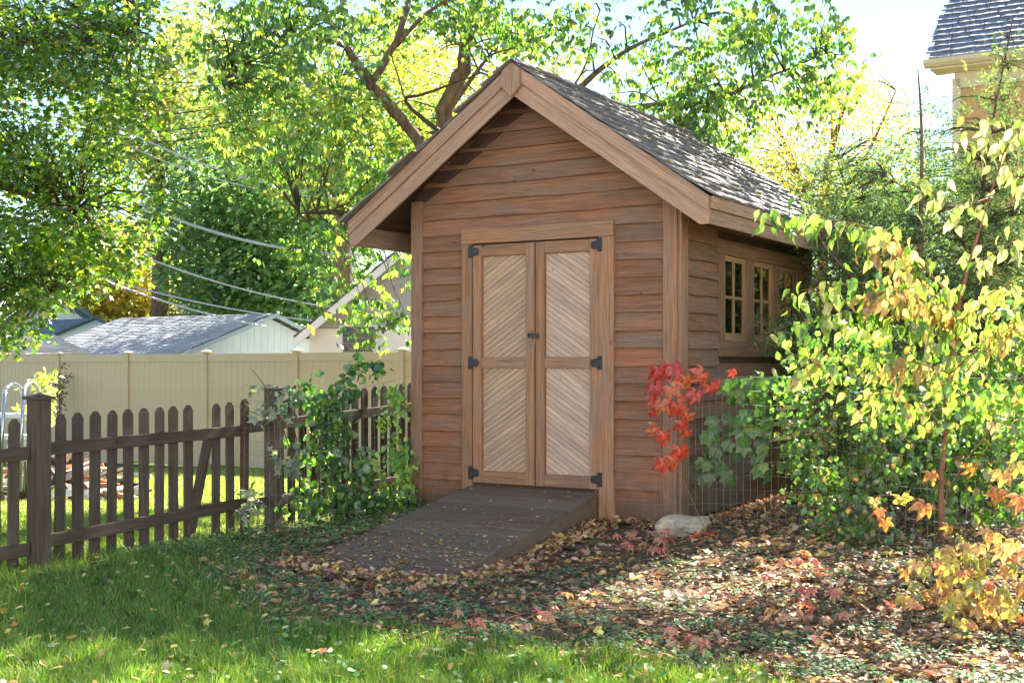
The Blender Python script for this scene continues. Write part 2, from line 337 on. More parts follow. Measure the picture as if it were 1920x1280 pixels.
def soil_mat():
    m, n, N, L = newmat('ground_soil')
    o = N('ShaderNodeOutputMaterial'); b = N('ShaderNodeBsdfPrincipled'); L(b.outputs[0], o.inputs[0]); b.inputs['Roughness'].default_value = .95
    b.inputs['Specular IOR Level'].default_value = .1
    tc = N('ShaderNodeTexCoord')
    def nz(s, d=6):
        x = N('ShaderNodeTexNoise'); x.inputs['Scale'].default_value = s; x.inputs['Detail'].default_value = d; L(tc.outputs['Object'], x.inputs['Vector']); return x
    a = nz(9); r = N('ShaderNodeValToRGB'); set_ramp(r, [(.3, (.07, .047, .032)), (.5, (.14, .094, .062)), (.7, (.25, .17, .11))]); L(a.outputs['Fac'], r.inputs[0])
    g = nz(5); r2 = N('ShaderNodeValToRGB'); set_ramp(r2, [(.3, (.03, .045, .012)), (.5, (.055, .085, .02)), (.7, (.11, .13, .045))]); L(g.outputs['Fac'], r2.inputs[0])
    at = N('ShaderNodeAttribute'); at.attribute_name = 'lawn'
    mx = N('ShaderNodeMix'); mx.data_type = 'RGBA'; L(at.outputs['Fac'], mx.inputs[0]); L(r.outputs[0], mx.inputs[6]); L(r2.outputs[0], mx.inputs[7])
    f = nz(60, 4); bp = N('ShaderNodeBump'); bp.inputs['Strength'].default_value = .9; bp.inputs['Distance'].default_value = .02; L(f.outputs['Fac'], bp.inputs['Height']); L(bp.outputs[0], b.inputs['Normal'])
    L(mx.outputs[2], b.inputs['Base Color']); return m
def ground():
    xs = np.concatenate([-np.geomspace(400, 5.2, 30), np.arange(-5, 5.01, .09), np.geomspace(5.2, 400, 30)])
    ys = np.concatenate([-np.geomspace(200, 2, 12), np.arange(-1, 4, .5), np.arange(4.2, 14, .09), np.geomspace(14.2, 600, 40)])
    X, Y = np.meshgrid(xs, ys); Z = ground_z(X, Y)
    near = (np.abs(X) < 5) & (Y > 4) & (Y < 13)
    Z = Z+np.where(near, .012*np.sin(X*9+Y*5)*np.sin(Y*11-X*4), 0)-np.where(near, .004, 0)
    nx, ny = len(xs), len(ys); idx = np.arange(nx*ny).reshape(ny, nx)
    Q = np.stack([idx[:-1, :-1], idx[:-1, 1:], idx[1:, 1:], idx[1:, :-1]], -1).reshape(-1, 4)
    V = np.stack([X, Y, Z], -1).reshape(-1, 3)
    me = tri_mesh('ground', V, Q, smooth=True)
    lw = np.where(Y.ravel() > 10.5, 1.0, 0.0); nr = (Y.ravel() <= 13)
    lw = np.where(lawn_mask(X.ravel(), Y.ravel()), 1.0, lw); 
    bed = (X.ravel() > -1.9+(Y.ravel()-10)*.6) & (Y.ravel() > 9) & (Y.ravel() < 16) & (X.ravel() < 9); lw[bed] = 0
    a = me.attributes.new('lawn', 'FLOAT', 'POINT'); a.data.foreach_set('value', lw.astype(np.float32))
    o = link('ground', me, soil_mat()); o['kind'] = 'structure'
ground()
# ================================================================== THE SHED
SA = math.radians(-30.9)
SU = Vector((math.cos(SA), math.sin(SA), 0)); SV = Vector((-math.sin(SA), math.cos(SA), 0))
S0 = Vector((-.846, 10.694, 0)); SW, SD = 2.48, 3.24
def shed_pt(x, y, z=0): return S0+SU*x+SV*y+Vector((0, 0, z))
def shed_local(X, Y):
    dx, dy = X-S0.x, Y-S0.y; return dx*SU.x+dy*SU.y, dx*SV.x+dy*SV.y
shed = empty('garden_shed', S0, SA)
tag(shed, 'brown cedar garden shed with double doors, side windows and a shake roof', 'shed')
HALF = SW/2; ZR = 3.61; SL = .703; OV = .40; FO = .38
def zt(x): return ZR-SL*abs(x-HALF)
def clip_half(poly, a, b, c):           # keep a*x+b*z <= c
    res = []
    for i in range(len(poly)):
        p, q = poly[i], poly[(i+1) % len(poly)]
        dp, dq = a*p[0]+b*p[1]-c, a*q[0]+b*q[1]-c
        if dp <= 0: res.append(p)
        if dp*dq < 0:
            t = dp/(dp-dq); res.append((p[0]+t*(q[0]-p[0]), p[1]+t*(q[1]-p[1])))
    return res
def plank_mesh(xb0, xb1, xt0, xt1, z0, z1, wobble=.003, tb=.024, tt=.008):
    """lap siding plank: local x along, front toward -y; centred on its own middle"""
    n = max(2, int((xb1-xb0)/.22)); cx = (xb0+xb1)/2; mb = MB(); vs = []
    seed = random.uniform(0, 99)
    for i in range(n+1):
        t = i/n; xb = xb0+(xb1-xb0)*t; xt = xt0+(xt1-xt0)*t
        wv = wobble*math.sin(xb*4.1+seed)+wobble*.6*math.sin(xb*11+seed*2)
        vs += [(xb-cx, -tb-wv*.5, z0+wv), (xt-cx, -tt, z1), (xt-cx, .002, z1), (xb-cx, .002, z0+wv)]
    fs = []
    for i in range(n):
        a, b = i*4, i*4+4
        fs += [(a, b, b+1, a+1), (a+1, b+1, b+2, a+2), (a+2, b+2, b+3, a+3), (a+3, b+3, b, a)]
    fs += [(0, 1, 2, 3), (n*4+3, n*4+2, n*4+1, n*4)]
    return mb.add(vs, fs), cx
PITCH = .138; ZB = .262
def siding(parent, x0, x1, top, holes, rows, zoff=0, matf=None, joined=None):
    jm = MB()
    for r in rows:
        z0 = .03 if r < 0 else ZB+PITCH*r; z1 = ZB+PITCH*(r+1)+.02
        if r < 0: z1 = ZB+.02
        segs = [(x0, x1)]
        for hx0, hx1, hz0, hz1 in holes:
            if z0 < hz1-.02 and z1-.02 > hz0+.02:
                ns = []
                for a, b in segs:
                    if hx0 > a: ns.append((a, min(b, hx0)))
                    if hx1 < b: ns.append((max(a, hx1), b))
                segs = ns
        for a, b in segs:
            if top:   # clip to gable slope
                def lim(z): return HALF-max(0, (ZR-.05-z))/SL, HALF+max(0, (ZR-.05-z))/SL
                l0, r0 = lim(z0); l1, r1 = lim(z1)
                b0, b1 = max(a, l0), min(b, r0); t0, t1 = max(a, l1), min(b, r1)
                if t1 <= t0: t0 = t1 = HALF
                if b1-b0 < .05: continue
            else: b0, b1, t0, t1 = a, b, a, b
            j = random.uniform(-.003, .003)
            mb, cx = plank_mesh(b0, b1, t0, t1, 0, z1-z0, tb=.042 if r >= 0 else .014, tt=.008)
            if joined: 
                jm.add([(v[0]+cx, v[1], v[2]+z0) for v in mb.v], mb.f)
            else:
                o = mb.build('plank', matf(r), parent, (cx, -.002, z0+j))
    if joined:
        o = jm.build('siding', joined, parent); o['kind'] = 'stuff'
fw = MB(); fw.prism([(0,.05),(SW,.05),(SW,zt(SW)-.04),(HALF,ZR-.04),(0,zt(0)-.04)], 0.004, .05)
# openings in the backing: doors are solid, so the backing simply stands behind them
front = fw.build('front_wall', M['inside'], shed)
CW = .115
mf = lambda r: M['siding_red'] if r < 5+random.random()*3 else M['siding']
siding(front, CW, SW-CW, True, [(.53, 1.95, 0, 2.30)], range(-1, 25), matf=mf)
# corner boards
for x0, x1, zz in ((0, CW, zt(0)-.10), (SW-CW, SW, zt(SW)-.10)):
    b = MB().box(-(zz-.02)/2, (zz-.02)/2, -.052, .0, -(x1-x0)/2, (x1-x0)/2)
    b.build('corner_board', M['post'], shed, ((x0+x1)/2, 0, (zz+.02)/2), (0, -PI/2, 0), bevel=.002)
# gable trim boards on the wall, following the slope under the soffit
ang = math.atan(SL); cosA = math.cos(ang)
for s in (-1, 1):
    Ls = (HALF-.02)/cosA
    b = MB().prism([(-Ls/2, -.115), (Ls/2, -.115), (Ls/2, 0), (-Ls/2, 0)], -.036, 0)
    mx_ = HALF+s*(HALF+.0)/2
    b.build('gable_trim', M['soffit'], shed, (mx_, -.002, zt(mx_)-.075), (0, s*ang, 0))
# door header and casings
MB().box(-.71, .71, -.066, 0, -.061, .061).build('door_header', M['doorframe'], shed, (1.24, -.004, 2.306), bevel=.003)
for x0, x1 in ((.53, .627), (1.817, 1.95)):
    zb = .03 if x0 > 1 else .05
    MB().box(-(2.243-zb)/2, (2.243-zb)/2, -.058, 0, -(x1-x0)/2, (x1-x0)/2).build('door_casing', M['doorframe'], shed, ((x0+x1)/2, -.004, (2.243+zb)/2), (0, -PI/2, 0), bevel=.003)
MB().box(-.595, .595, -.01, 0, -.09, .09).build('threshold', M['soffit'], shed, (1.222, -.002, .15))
# doors
def hbar(name, mat, parent, x0, x1, z0, z1, y0, y1, bev=.002):
    return MB().box(-(x1-x0)/2, (x1-x0)/2, y0, y1, -(z1-z0)/2, (z1-z0)/2).build(name, mat, parent, ((x0+x1)/2, 0, (z0+z1)/2), bevel=bev)
def vbar(name, mat, parent, x0, x1, z0, z1, y0, y1, bev=.002):
    return MB().box(-(z1-z0)/2, (z1-z0)/2, y0, y1, -(x1-x0)/2, (x1-x0)/2).build(name, mat, parent, ((x0+x1)/2, 0, (z0+z1)/2), (0, -PI/2, 0), bevel=bev)
def hinge_mesh(flip):
    mb = MB(); s = -1 if flip else 1
    # plate on casing, knuckle, trapezoid strap on door with screws
    mb.prism([(-.028, -.045), (0, -.045), (0, .045), (-.028, .045)][::1], -.004, 0)
    mb.prism([(0, -.032), (.052, -.022), (.058, 0), (.052, .022), (0, .032)], -.005, 0)
    mb.tube([(0, -.006, -.045), (0, -.006, .045)], .0065, 8)
    for x, z in ((-.016, .03), (-.016, 0), (-.016, -.03), (.02, .014), (.02, -.014), (.044, 0)):
        mb.tube([(x, -.004, z), (x, -.0075, z)], .004, 6)
    if s < 0:
        mb.v = [(-x, y, z) for x, y, z in mb.v]; mb.f = [f[::-1] for f in mb.f]
    mb.v = [(x*1.22, y, z*1.22) for x, y, z in mb.v]
    return mb
def diag_boards(door, x0, x1, z0, z1, rising, mat):
    a = math.radians(33); pv = .0455
    dirx = math.cos(a); dz = math.sin(a)*(1 if rising else -1)
    nx, nz_ = -dz, dirx                            # normal, upwards
    wid = pv*math.cos(a)
    cs = [x*nx+z*nz_ for x in (x0, x1) for z in (z0, z1)]
    k = math.floor(min(cs)/wid)
    while k*wid < max(cs):
        lo, hi = k*wid+.0012, (k+1)*wid-.0012; k += 1
        poly = [(x0, z0), (x1, z0), (x1, z1), (x0, z1)]
        poly = clip_half(poly, nx, nz_, hi); poly = clip_half(poly, -nx, -nz_, -lo)
        if len(poly) < 3: continue
        cx = sum(p[0] for p in poly)/len(poly); cz = sum(p[1] for p in poly)/len(poly)
        loc = [((p[0]-cx)*dirx+(p[1]-cz)*dz, (p[0]-cx)*nx+(p[1]-cz)*nz_) for p in poly]
        mb = MB().prism(loc, -.004-random.uniform(0, .0015), .006)
        o = mb.build('board', mat, door, (cx, -.012, cz), (0, -math.atan2(dz, dirx), 0), bevel=.0022)
def make_door(x0, x1, left):
    d = MB().box(x0+.004, x1-.004, -.006, -.001, .25, 2.23).build('door', M['inside'], shed)
    if not left: d['label'] = 'door leaf with paler diagonal boards'
    st0, st1 = (.085, .088) if left else (.082, .084)
    ym, yf = -.006, -.036
    vbar('stile', M['doorframe'], d, x0+.003, x0+st0, .25, 2.232, yf-.012, ym)
    vbar('stile', M['doorframe'], d, x1-st1, x1-.003, .25, 2.232, yf-.012, ym)
    a, b = x0+st0+.001, x1-st1-.001
    for z0, z1 in ((.25, .347), (1.207, 1.297), (2.138, 2.232)):
        hbar('rail', M['doorframe'], d, a, b, z0, z1, yf-.010, ym)
    bm = M['doorboard'] if left else M['doorboard_pale']
    diag_boards(d, a, b, .348, 1.206, left, bm); diag_boards(d, a, b, 1.298, 2.137, left, bm)
    for z in (.33, 1.25, 2.18):
        hx = x0-.002 if left else x1+.002
        hinge_mesh(not left).build('hinge', M['iron'], d, (hx, -.0605, z), bevel=.0008)
    return d
dl = make_door(.63, 1.232, True); dr = make_door(1.236, 1.815, False)
vbar('astragal', M['doorframe'], dl, 1.178, 1.228, 1.515, 2.225, -.066, -.049)
vbar('astragal', M['doorframe'], dl, 1.178, 1.228, .26, 1.43, -.066, -.049)
hasp = MB().box(-.048, .048, -.012, 0, -.02, .02).build('hasp', M['iron'], dl, (1.225, -.062, 1.472), bevel=.002)
MB().tube([(-.026, -.018, -.105), (-.010, -.022, -.03), (.004, -.024, -.004), (.02, -.022, -.006), (.03, -.02, -.03), (.022, -.02, -.09), (-.006, -.02, -.07)], .0036, 6).build('padlock_shackle', M['steel'], hasp)

nl = MB()
for r in range(-1, 24):
    z = (ZB+PITCH*r if r >= 0 else .03)+.03+.002
    for x in (.16, .36, .50, 1.98, 2.12, 2.32, .78, 1.05, 1.42, 1.70):
        if z < 2.25 and .5 < x < 1.97: continue
        if abs(x-HALF) > (ZR-.25-z)/SL: continue
        x += random.uniform(-.012, .012); nl.tube([(x, -.030, z), (x, -.0405, z)], .0036, 6)
o = nl.build('nail_heads', M['iron'], front); o['kind'] = 'stuff'
# side walls -------------------------------------------------------------
sw = empty('side_wall', (SW, 0, 0), PI/2, shed)
HT = zt(SW)-.06
mb = MB(); hx0, hx1, hz0, hz1 = .80, 2.74, 1.36, 2.19
mb.box(.0, hx0, .004, .05, .05, HT).box(hx1, SD, .004, .05, .05, HT).box(hx0, hx1, .004, .05, .05, hz0).box(hx0, hx1, .004, .05, hz1, HT)
mb.build('sheathing', M['inside'], sw)
siding(sw, .095, SD-.09, False, [(.73, 2.86, 1.30, 2.26)], range(2, 17), matf=lambda r: M['siding'])
for z0, z1, t in ((.04, .30, .012), (.303, .56, .02)):
    MB().box(-(SD-.19)/2, (SD-.19)/2, -t, 0, -(z1-z0)/2, (z1-z0)/2).build('skirt_board', M['skirt'], sw, (SD/2, 0, (z0+z1)/2), bevel=.003)
for x0, x1 in ((-.034, .092), (SD-.088, SD)):
    MB().box(-(HT-.02)/2, (HT-.02)/2, -.033, 0, -(x1-x0)/2, (x1-x0)/2).build('corner_board', M['post'], sw, ((x0+x1)/2, 0, (HT+.02)/2), (0, -PI/2, 0), bevel=.002)
# window unit: frame boards, three sashes each of four panes
def sbar(name, mat, par, x0, x1, z0, z1, y0, y1, bev=.002):
    if x1-x0 > z1-z0: return hbar(name, mat, par, x0, x1, z0, z1, y0, y1, bev)
    return vbar(name, mat, par, x0, x1, z0, z1, y0, y1, bev)
wf = empty('window_frame', (0, 0, 0), 0, sw)
sbar('head_board', M['winframe'], wf, .73, 2.86, 2.137, 2.26, -.055, 0)
sbar('sill_board', M['winframe'], wf, .73, 2.86, 1.30, 1.432, -.06, 0)
for a, b in ((.73, .818), (1.342, 1.51), (2.034, 2.18), (2.702, 2.86)):
    sbar('jamb_board', M['winframe'], wf, a, b, 1.434, 2.135, -.054, .0)
for a, b in ((.82, 1.34), (1.512, 2.032), (2.182, 2.70)):
    s = empty('window_sash', (0, 0, 0), 0, sw); fr = .045
    sbar('rail', M['sash'], s, a, b, 1.434, 1.434+fr*1.4, -.038, -.008); sbar('rail', M['sash'], s, a, b, 2.135-fr, 2.135, -.038, -.008)
    for u in (a, b-fr): sbar('stile', M['sash'], s, u, u+fr, 1.434+fr*1.4, 2.135-fr, -.038, -.008)
    mxx = (a+b)/2; mz = (1.497+2.09)/2
    sbar('muntin', M['sash'], s, mxx-.014, mxx+.014, 1.497, 2.09, -.034, -.010)
    sbar('muntin', M['sash'], s, a+fr, mxx-.0145, mz-.011, mz+.011, -.033, -.010); sbar('muntin', M['sash'], s, mxx+.0145, b-fr, mz-.011, mz+.011, -.033, -.010)
    for u0, u1 in ((a+fr, mxx-.0145), (mxx+.0145, b-fr)):
        for v0, v1 in ((1.497, mz-.0115), (mz+.0115, 2.09)):
            MB().box(u0, u1, -.021, -.018, v0, v1).build('pane', M['glass'], s)
lw = MB().box(.004, .05, 0, SD, .05, HT)
lo = lw.build('left_wall', M['inside'], shed)
lp = empty('left_siding', (0, SD, 0), -PI/2, shed)
siding(lp, .09, SD-.02, False, [], range(-1, 17), joined=M['siding'])
bw = MB(); bw.prism([(0,.05),(SW,.05),(SW,zt(SW)-.04),(HALF,ZR-.04),(0,zt(0)-.04)], 0, .05); bw.build('back_wall', M['siding'], shed, (0, SD-.06, 0))
MB().box(.05, SW-.05, .05, SD-.06, .12, .16).build('floor_deck', M['inside'], shed)

# roof -------------------------------------------------------------------
RL = SD+2*FO
for s in (-1, 1):
    name = 'roof'
    Lr = (HALF+OV)/cosA
    # local frame: x down the slope, y along ridge, z normal
    th = ang*s
    rf = empty('roof', (HALF, -FO, ZR), 0, shed)
    rf.rotation_euler = (0, ang, 0) if s > 0 else (0, ang, PI)
    if s < 0: rf.location = (HALF, -FO+RL, ZR)
    MB().box(0.0, Lr, .03, RL-.03, -.020, -.004).build('roof_deck', M['inside'], rf)
    nb = 15; bw_ = Lr/nb
    for k in range(nb):
        x = (k+.5)*bw_
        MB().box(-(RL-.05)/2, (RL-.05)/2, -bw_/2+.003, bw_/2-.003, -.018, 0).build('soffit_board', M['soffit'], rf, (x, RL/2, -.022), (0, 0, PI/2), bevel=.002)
    # shakes
    rows = 13; ex = (Lr+.03)/rows
    protos = []
    for q in range(14):
        wq = random.uniform(.085, .185); LL = ex*2.05; tb = random.uniform(.013, .024)
        n_ = 4; bottoms = [random.uniform(-.014, .014) for _ in range(n_+1)]
        vs = []
        for i in range(n_+1):
            yy = -wq/2+wq*i/n_; zz = .002*math.sin(i*2.1+q)
            vs += [(-LL/2, yy, .001), (LL/2+bottoms[i], yy, tb+zz), (LL/2+bottoms[i], yy, zz*.5), (-LL/2, yy, -.002)]
        fs = []
        for i in range(n_):
            a, b = i*4, i*4+4; fs += [(a, a+1, b+1, b), (a+1, a+2, b+2, b+1), (a+2, a+3, b+3, b+2)]
        fs += [(0, 3, 2, 1), (n_*4, n_*4+1, n_*4+2, n_*4+3)]
        me = MB().add(vs, fs).mesh('shake'); me.materials.append(M['shake']); protos.append((wq, me, vs, fs))
    rest = MB(); cnt = 0
    for r in range(rows):
        xb = -.0+ex*(r+1)
        y = -.012+random.uniform(-.03, 0)
        while y < RL+.0:
            wq, me, vs, fs = random.choice(protos)
            cy = y+wq/2; near = (cy if s > 0 else RL-cy)
            cx_ = xb-ex*1.02+random.uniform(-.008, .008); cz = .008+random.uniform(0, .006)
            hs = .52 if r == 0 else 1.0
            if r == 0: cx_ = ex*.5
            rz_ = random.uniform(-.03, .03); ry_ = -.045+random.uniform(-.02, .015)
            if s > 0 and near < 2.62 and cnt < 299:
                o = bpy.data.objects.new('shake', me); COL.objects.link(o); o.parent = rf; o.location = (cx_, cy, cz); o.rotation_euler = (random.uniform(-.03, .03), ry_, rz_); o.scale = (hs, 1, 1); cnt += 1
            else:
                R = Matrix.Rotation(rz_, 3, 'Z') @ Matrix.Rotation(ry_, 3, 'Y')
                rest.add([tuple(R @ Vector((v[0]*hs, v[1], v[2]))+Vector((cx_, cy, cz))) for v in vs], fs)
            y += wq+random.uniform(.002, .010)
    if rest.v:
        o = rest.build('shake_courses', M['shake'], rf); o['kind'] = 'stuff'
    # ridge cap
    y = -.02; k = 0
    while y < RL-.05:
        LLc = .24; b = MB().box(-.005, .085, -LLc/2, LLc/2, 0, .014)
        o = b.build('ridge_shake', M['shake'], rf, (.0+.004*s, (y if s > 0 else RL-y)+.10*s, .024+random.uniform(0, .006)), ((-1 if s > 0 else 1)*.05+random.uniform(-.01, .01), random.uniform(-.05, .03), random.uniform(-.03, .03)))
        y += .17
# rake boards at both gable ends, and eave fascias
def rake(s, yfront, back=False):
    tipx = HALF+OV
    for nm, o0, o1, y0, y1, mt in (('rake_board', 0, .112, -.042, -.002, M['trim']), ('rake_board', .112, .255, -.022, 0, M['trim'])):
        poly = [(0, -o0), (0, -o1), (tipx, -SL*tipx-o1), (tipx, -SL*tipx-o0)]
        poly = clip_half(poly, 0, -1, SL*tipx+.205)
        # rotate into a local frame along the slope
        ca, sa = math.cos(ang), math.sin(ang)
        loc = [(x*ca-z*sa, x*sa+z*ca) for x, z in poly]
        mxx = sum(p[0] for p in loc)/len(loc); loc = [(p[0]-mxx, p[1]) for p in loc]
        if s < 0: loc = [(-p[0], p[1]) for p in loc][::-1]
        lx, lz = mxx*ca, -mxx*sa
        ya, yb = (y0, y1) if not back else (-y1, -y0)
        MB().prism(loc, ya, yb).build(nm, mt, shed, (HALF+s*lx, yfront, ZR+lz), (0, s*ang, 0), bevel=.003)
for s in (-1, 1): rake(s, -FO); rake(s, SD+FO, True)
pk = MB().prism([(-.085, -.19), (0.0, -.27), (.085, -.19), (.085, -.06), (0, .0), (-.085, -.06)], -.022, 0)
MB_ = [(z, x) for x, z in [(-.085, -.19), (0.0, -.27), (.085, -.19), (.085, -.06), (0, .0), (-.085, -.06)]]
pk = MB().prism([(a+.14, b) for a, b in MB_][::-1], -.024, 0)
pk.build('peak_block', M['trim'], shed, (HALF, -FO-.043, ZR-.14), (0, -PI/2, 0), bevel=.004)
for s in (-1, 1):
    xe = HALF+s*(HALF+OV); ztip = ZR-SL*(HALF+OV)
    for o0, o1, t0, t1 in ((.004, .095, .0, .028), (.097, .203, -.022, .006)):
        b = MB().box(-(RL-.002)/2, (RL-.002)/2, min(-t0, -t1), max(-t0, -t1), -(o1-o0)/2, (o1-o0)/2)
        b.build('fascia', M['trim'], shed, (xe+s*.0, SD/2, ztip-(o0+o1)/2), (0, 0, s*PI/2), bevel=.003)

# ================================================================== RAMP
ramp = empty('wooden_ramp', shed_pt(0, 0, 0), SA)
tag(ramp, 'weathered dark wooden ramp strewn with leaves, sloping down from the shed doors', 'ramp')
RX0, RX1, RY, RZ0 = .60, 1.815, 2.14, .232
zf = gz(*shed_pt(1.2, -RY)[:2])+.03
def ramp_z(y): return RZ0+(zf-RZ0)*(-y)/RY      # y local (negative)
nbd = 8; ra = math.atan2(RZ0-zf, RY); Lrp = math.hypot(RY, RZ0-zf); bwd = Lrp/nbd
for k in range(nbd):
    t = (k+.5)/nbd; y = -.035-(RY-.035)*t
    MB().box(-(RX1-RX0)/2, (RX1-RX0)/2, -bwd/2+.0045, bwd/2-.0045, -.03, 0).build('ramp_board', M['ramp'], ramp, ((RX0+RX1)/2+random.uniform(-.006, .006), y, ramp_z(y)+random.uniform(-.002, .002)), (ra, 0, random.uniform(-.003, .003)), bevel=.003)
for x in (RX0+.03, (RX0+RX1)/2, RX1-.03):
    mb = MB(); poly = [(0, -.04), (0, -.20), (-RY+.1, zf-RZ0-.16), (-RY+.02, zf-RZ0-.03)]
    vs = [(x-.019, p[0]-.04, RZ0+p[1]) for p in poly]+[(x+.019, p[0]-.04, RZ0+p[1]) for p in poly]
    mb.add(vs, [(0, 1, 2, 3), (7, 6, 5, 4)]+[(i, i+4, (i+1) % 4+4, (i+1) % 4) for i in range(4)]).build('joist', M['ramp'], ramp)

# ================================================================== PICKET FENCE
FP0 = Vector((-3.26, 8.45, 0)); FD = Vector((.5215, .8533, 0)); FA = math.atan2(FD.y, FD.x)
FN = Vector((FD.y, -FD.x, 0))      # towards the shed / camera side
def fpt(s, off=0, z=0): p = FP0+FD*s+FN*off; return Vector((p.x, p.y, z))
def top_z(s): return np.interp(s, [-4.0, 0, .25, 1.75, 2.3, 4.5], [.83, .875, .895, .925, .95, 1.06])
def bot_z(s): return np.interp(s, [-1.2, 0, 2.0, 4.5], [-.165, -.155, -.15, -.13])
def picket(parent, s, root, zt_, zb_, wv=.086):
    h = zt_-zb_; j = random.uniform(-.03, .03)
    hw = wv/2*random.uniform(.94, 1.05); c = .024
    prof = [(-h/2, -hw), (h/2-c-.015, -hw), (h/2-.006, -hw+c), (h/2, -hw+c*1.5), (h/2, hw-c*1.5), (h/2-.006, hw-c), (h/2-c-.015, hw), (-h/2, hw)]
    mb = MB().prism(prof, -.010, .010)
    R = Matrix.Rotation(FA, 3, 'Z') @ Matrix.Rotation(random.uniform(-.014, .014), 3, 'Y') @ Matrix.Rotation(-PI/2, 3, 'Y')
    o = mb.build('picket', M['picket'], parent, fpt(s, -.03, (zt_+zb_)/2)-Vector(root), R, bevel=.0025)
def fence_post(parent, root, s, zt_, wd=.115, cap=True):
    zb_ = bot_z(s)-.05; h = zt_-zb_
    p = MB().box(-h/2, h/2, -wd/2, wd/2, -wd/2, wd/2).build('post', M['picket'], parent, fpt(s, .02, (zt_+zb_)/2)-Vector(root), Matrix.Rotation(FA, 3, 'Z') @ Matrix.Rotation(-PI/2, 3, 'Y'), bevel=.004)
    if cap:
        e = wd/2+.022; c = MB().box(-e, e, -e, e, 0, .02); c.add([(-e+.01, -e+.01, .02), (e-.01, -e+.01, .02), (e-.01, e-.01, .02), (-e+.01, e-.01, .02), (0, 0, .045)], [(0, 1, 4), (1, 2, 4), (2, 3, 4), (3, 0, 4)])
        c.build('post_cap', M['picket'], parent, fpt(s, .02, zt_)-Vector(root), (0, 0, FA), bevel=.003)
def frail(parent, root, s0, s1, z0, z1, off=.0, t=.036, hh=.088):
    a, b = fpt(s0, off, z0), fpt(s1, off, z1); L_ = (b-a).length; pit = math.atan2(z1-z0, s1-s0)
    MB().box(-L_/2, L_/2, -t/2, t/2, -hh/2, hh/2).build('rail', M['picket'], parent, (a+b)/2-Vector(root), Matrix.Rotation(FA, 3, 'Z') @ Matrix.Rotation(-pit, 3, 'Y'), bevel=.003)
pfl = empty('picket_fence', (0, 0, 0)); tag(pfl, 'weathered picket fence run in front of the pool ladder, cut off by the photo edge', 'fence', 'picket fence runs')
root = (0, 0, 0)
for s in [-.165-.147*q_ for q_ in range(22)]: picket(pfl, s, root, top_z(s), bot_z(s))
frail(pfl, root, -3.5, -.07, .55, .635); frail(pfl, root, -3.5, -.07, -.075, -.02)
fence_post(pfl, root, 0.0, 1.0); fence_post(pfl, root, -2.5, .97)
gate = empty('picket_gate', (0, 0, 0)); tag(gate, 'weathered picket gate with a diagonal brace beside the capped post', 'gate')
for px in (108, 118, 151, 183, 215, 246, 275, 304, 330, 358, 410, 436):
    k = (px-960)/F; s = (k*FP0.y-FP0.x)/(FD.x-k*FD.y)
    if px == 108: continue
    picket(gate, s, root, top_z(s), bot_z(s)+random.uniform(-.01, .01))
    sl_ = s
frail(gate, root, .09, sl_+.08, .655, .69); frail(gate, root, .09, sl_+.08, .02, .09)
k = (384-960)/F; sb = (k*FP0.y-FP0.x)/(FD.x-k*FD.y)
a, b = fpt(sb-.14, -.02, -.10), fpt(sb+.06, -.02, .66); dd = (b-a); L_ = dd.length
MB().box(-L_/2, L_/2, -.018, .018, -.04, .04).build('brace', M['picket'], gate, (a+b)/2, Matrix.Rotation(FA, 3, 'Z') @ Matrix.Rotation(-math.atan2(dd.z, Vector((dd.x, dd.y)).length), 3, 'Y'), bevel=.003)
pfr = empty('picket_fence', (0, 0, 0)); tag(pfr, 'weathered picket fence run behind the leafy bush and wire, reaching behind the shed', 'fence', 'picket fence runs')
k = (510-960)/F; sp = (k*FP0.y-FP0.x)/(FD.x-k*FD.y)
fence_post(pfr, root, sp, 1.02)
for i in range(1, 17):
    s = sp-.16+.146*i
    picket(pfr, s if i > 1 else sp-.3, root, top_z(s), bot_z(s))
frail(pfr, root, sl_+.10, sp+3.2, .71, .86); frail(pfr, root, sl_+.10, sp+3.2, .07, .13)

# ================================================================== WIRE FENCES
def wire_fence(label, pa, pb, ha, hb, dx=.05, dz=.1, sag=.012, name='wire_fence', bulge=.03, grp='wire mesh fences'):
    root = empty(name, (0, 0, 0)); tag(root, label, 'fence', grp)
    pa, pb = Vector(pa), Vector(pb); L_ = (pb-pa).length; n_ = int(L_/dx)
    nrm = Vector((pb.y-pa.y, -(pb.x-pa.x), 0)).normalized()
    def P(u, v):
        x, y = pa.x+(pb.x-pa.x)*u, pa.y+(pb.y-pa.y)*u
        off = bulge*math.sin(u*9+v*2.3)*.6+.012*math.sin(u*31+v*7)
        h = ha+(hb-ha)*u
        z = gz(x, y)+.01+h*v-sag*math.sin(PI*((u*3) % 1))*v+.006*math.sin(u*47)
        return Vector((x+nrm.x*off, y+nrm.y*off, z))
    vm_, hm_ = MB(), MB()
    for i in range(n_+1):
        u = i/n_; vm_.tube([P(u+.0006*math.sin(i*7+v*5), v) for v in np.linspace(0, 1, 6)], .001, 3, cap=False)
    nh = int(ha/dz)
    for j in range(nh+1):
        hm_.tube([P(u, j/nh) for u in np.linspace(0, 1, int(L_/.08))], .0012 if j < nh else .0017, 3, cap=False)
    o = vm_.build('upright_wires', M['steel'], root); o['kind'] = 'stuff'; o = hm_.build('cross_wires', M['steel'], root); o['kind'] = 'stuff'
    return root
WR = [(1228, 9.22), (1500, 8.9), (1740, 8.1), (2050, 7.4)]
wp = [((px-960)/F*D, D, 0) for px, D in WR]
wire_fence('galvanised wire mesh fence between the red creeper at the shed corner and the green vines', wp[0], wp[1], 1.13, 1.15)
wire_fence('galvanised wire mesh fence carrying the green vines in front of the juniper', wp[1], wp[2], 1.15, 1.15)
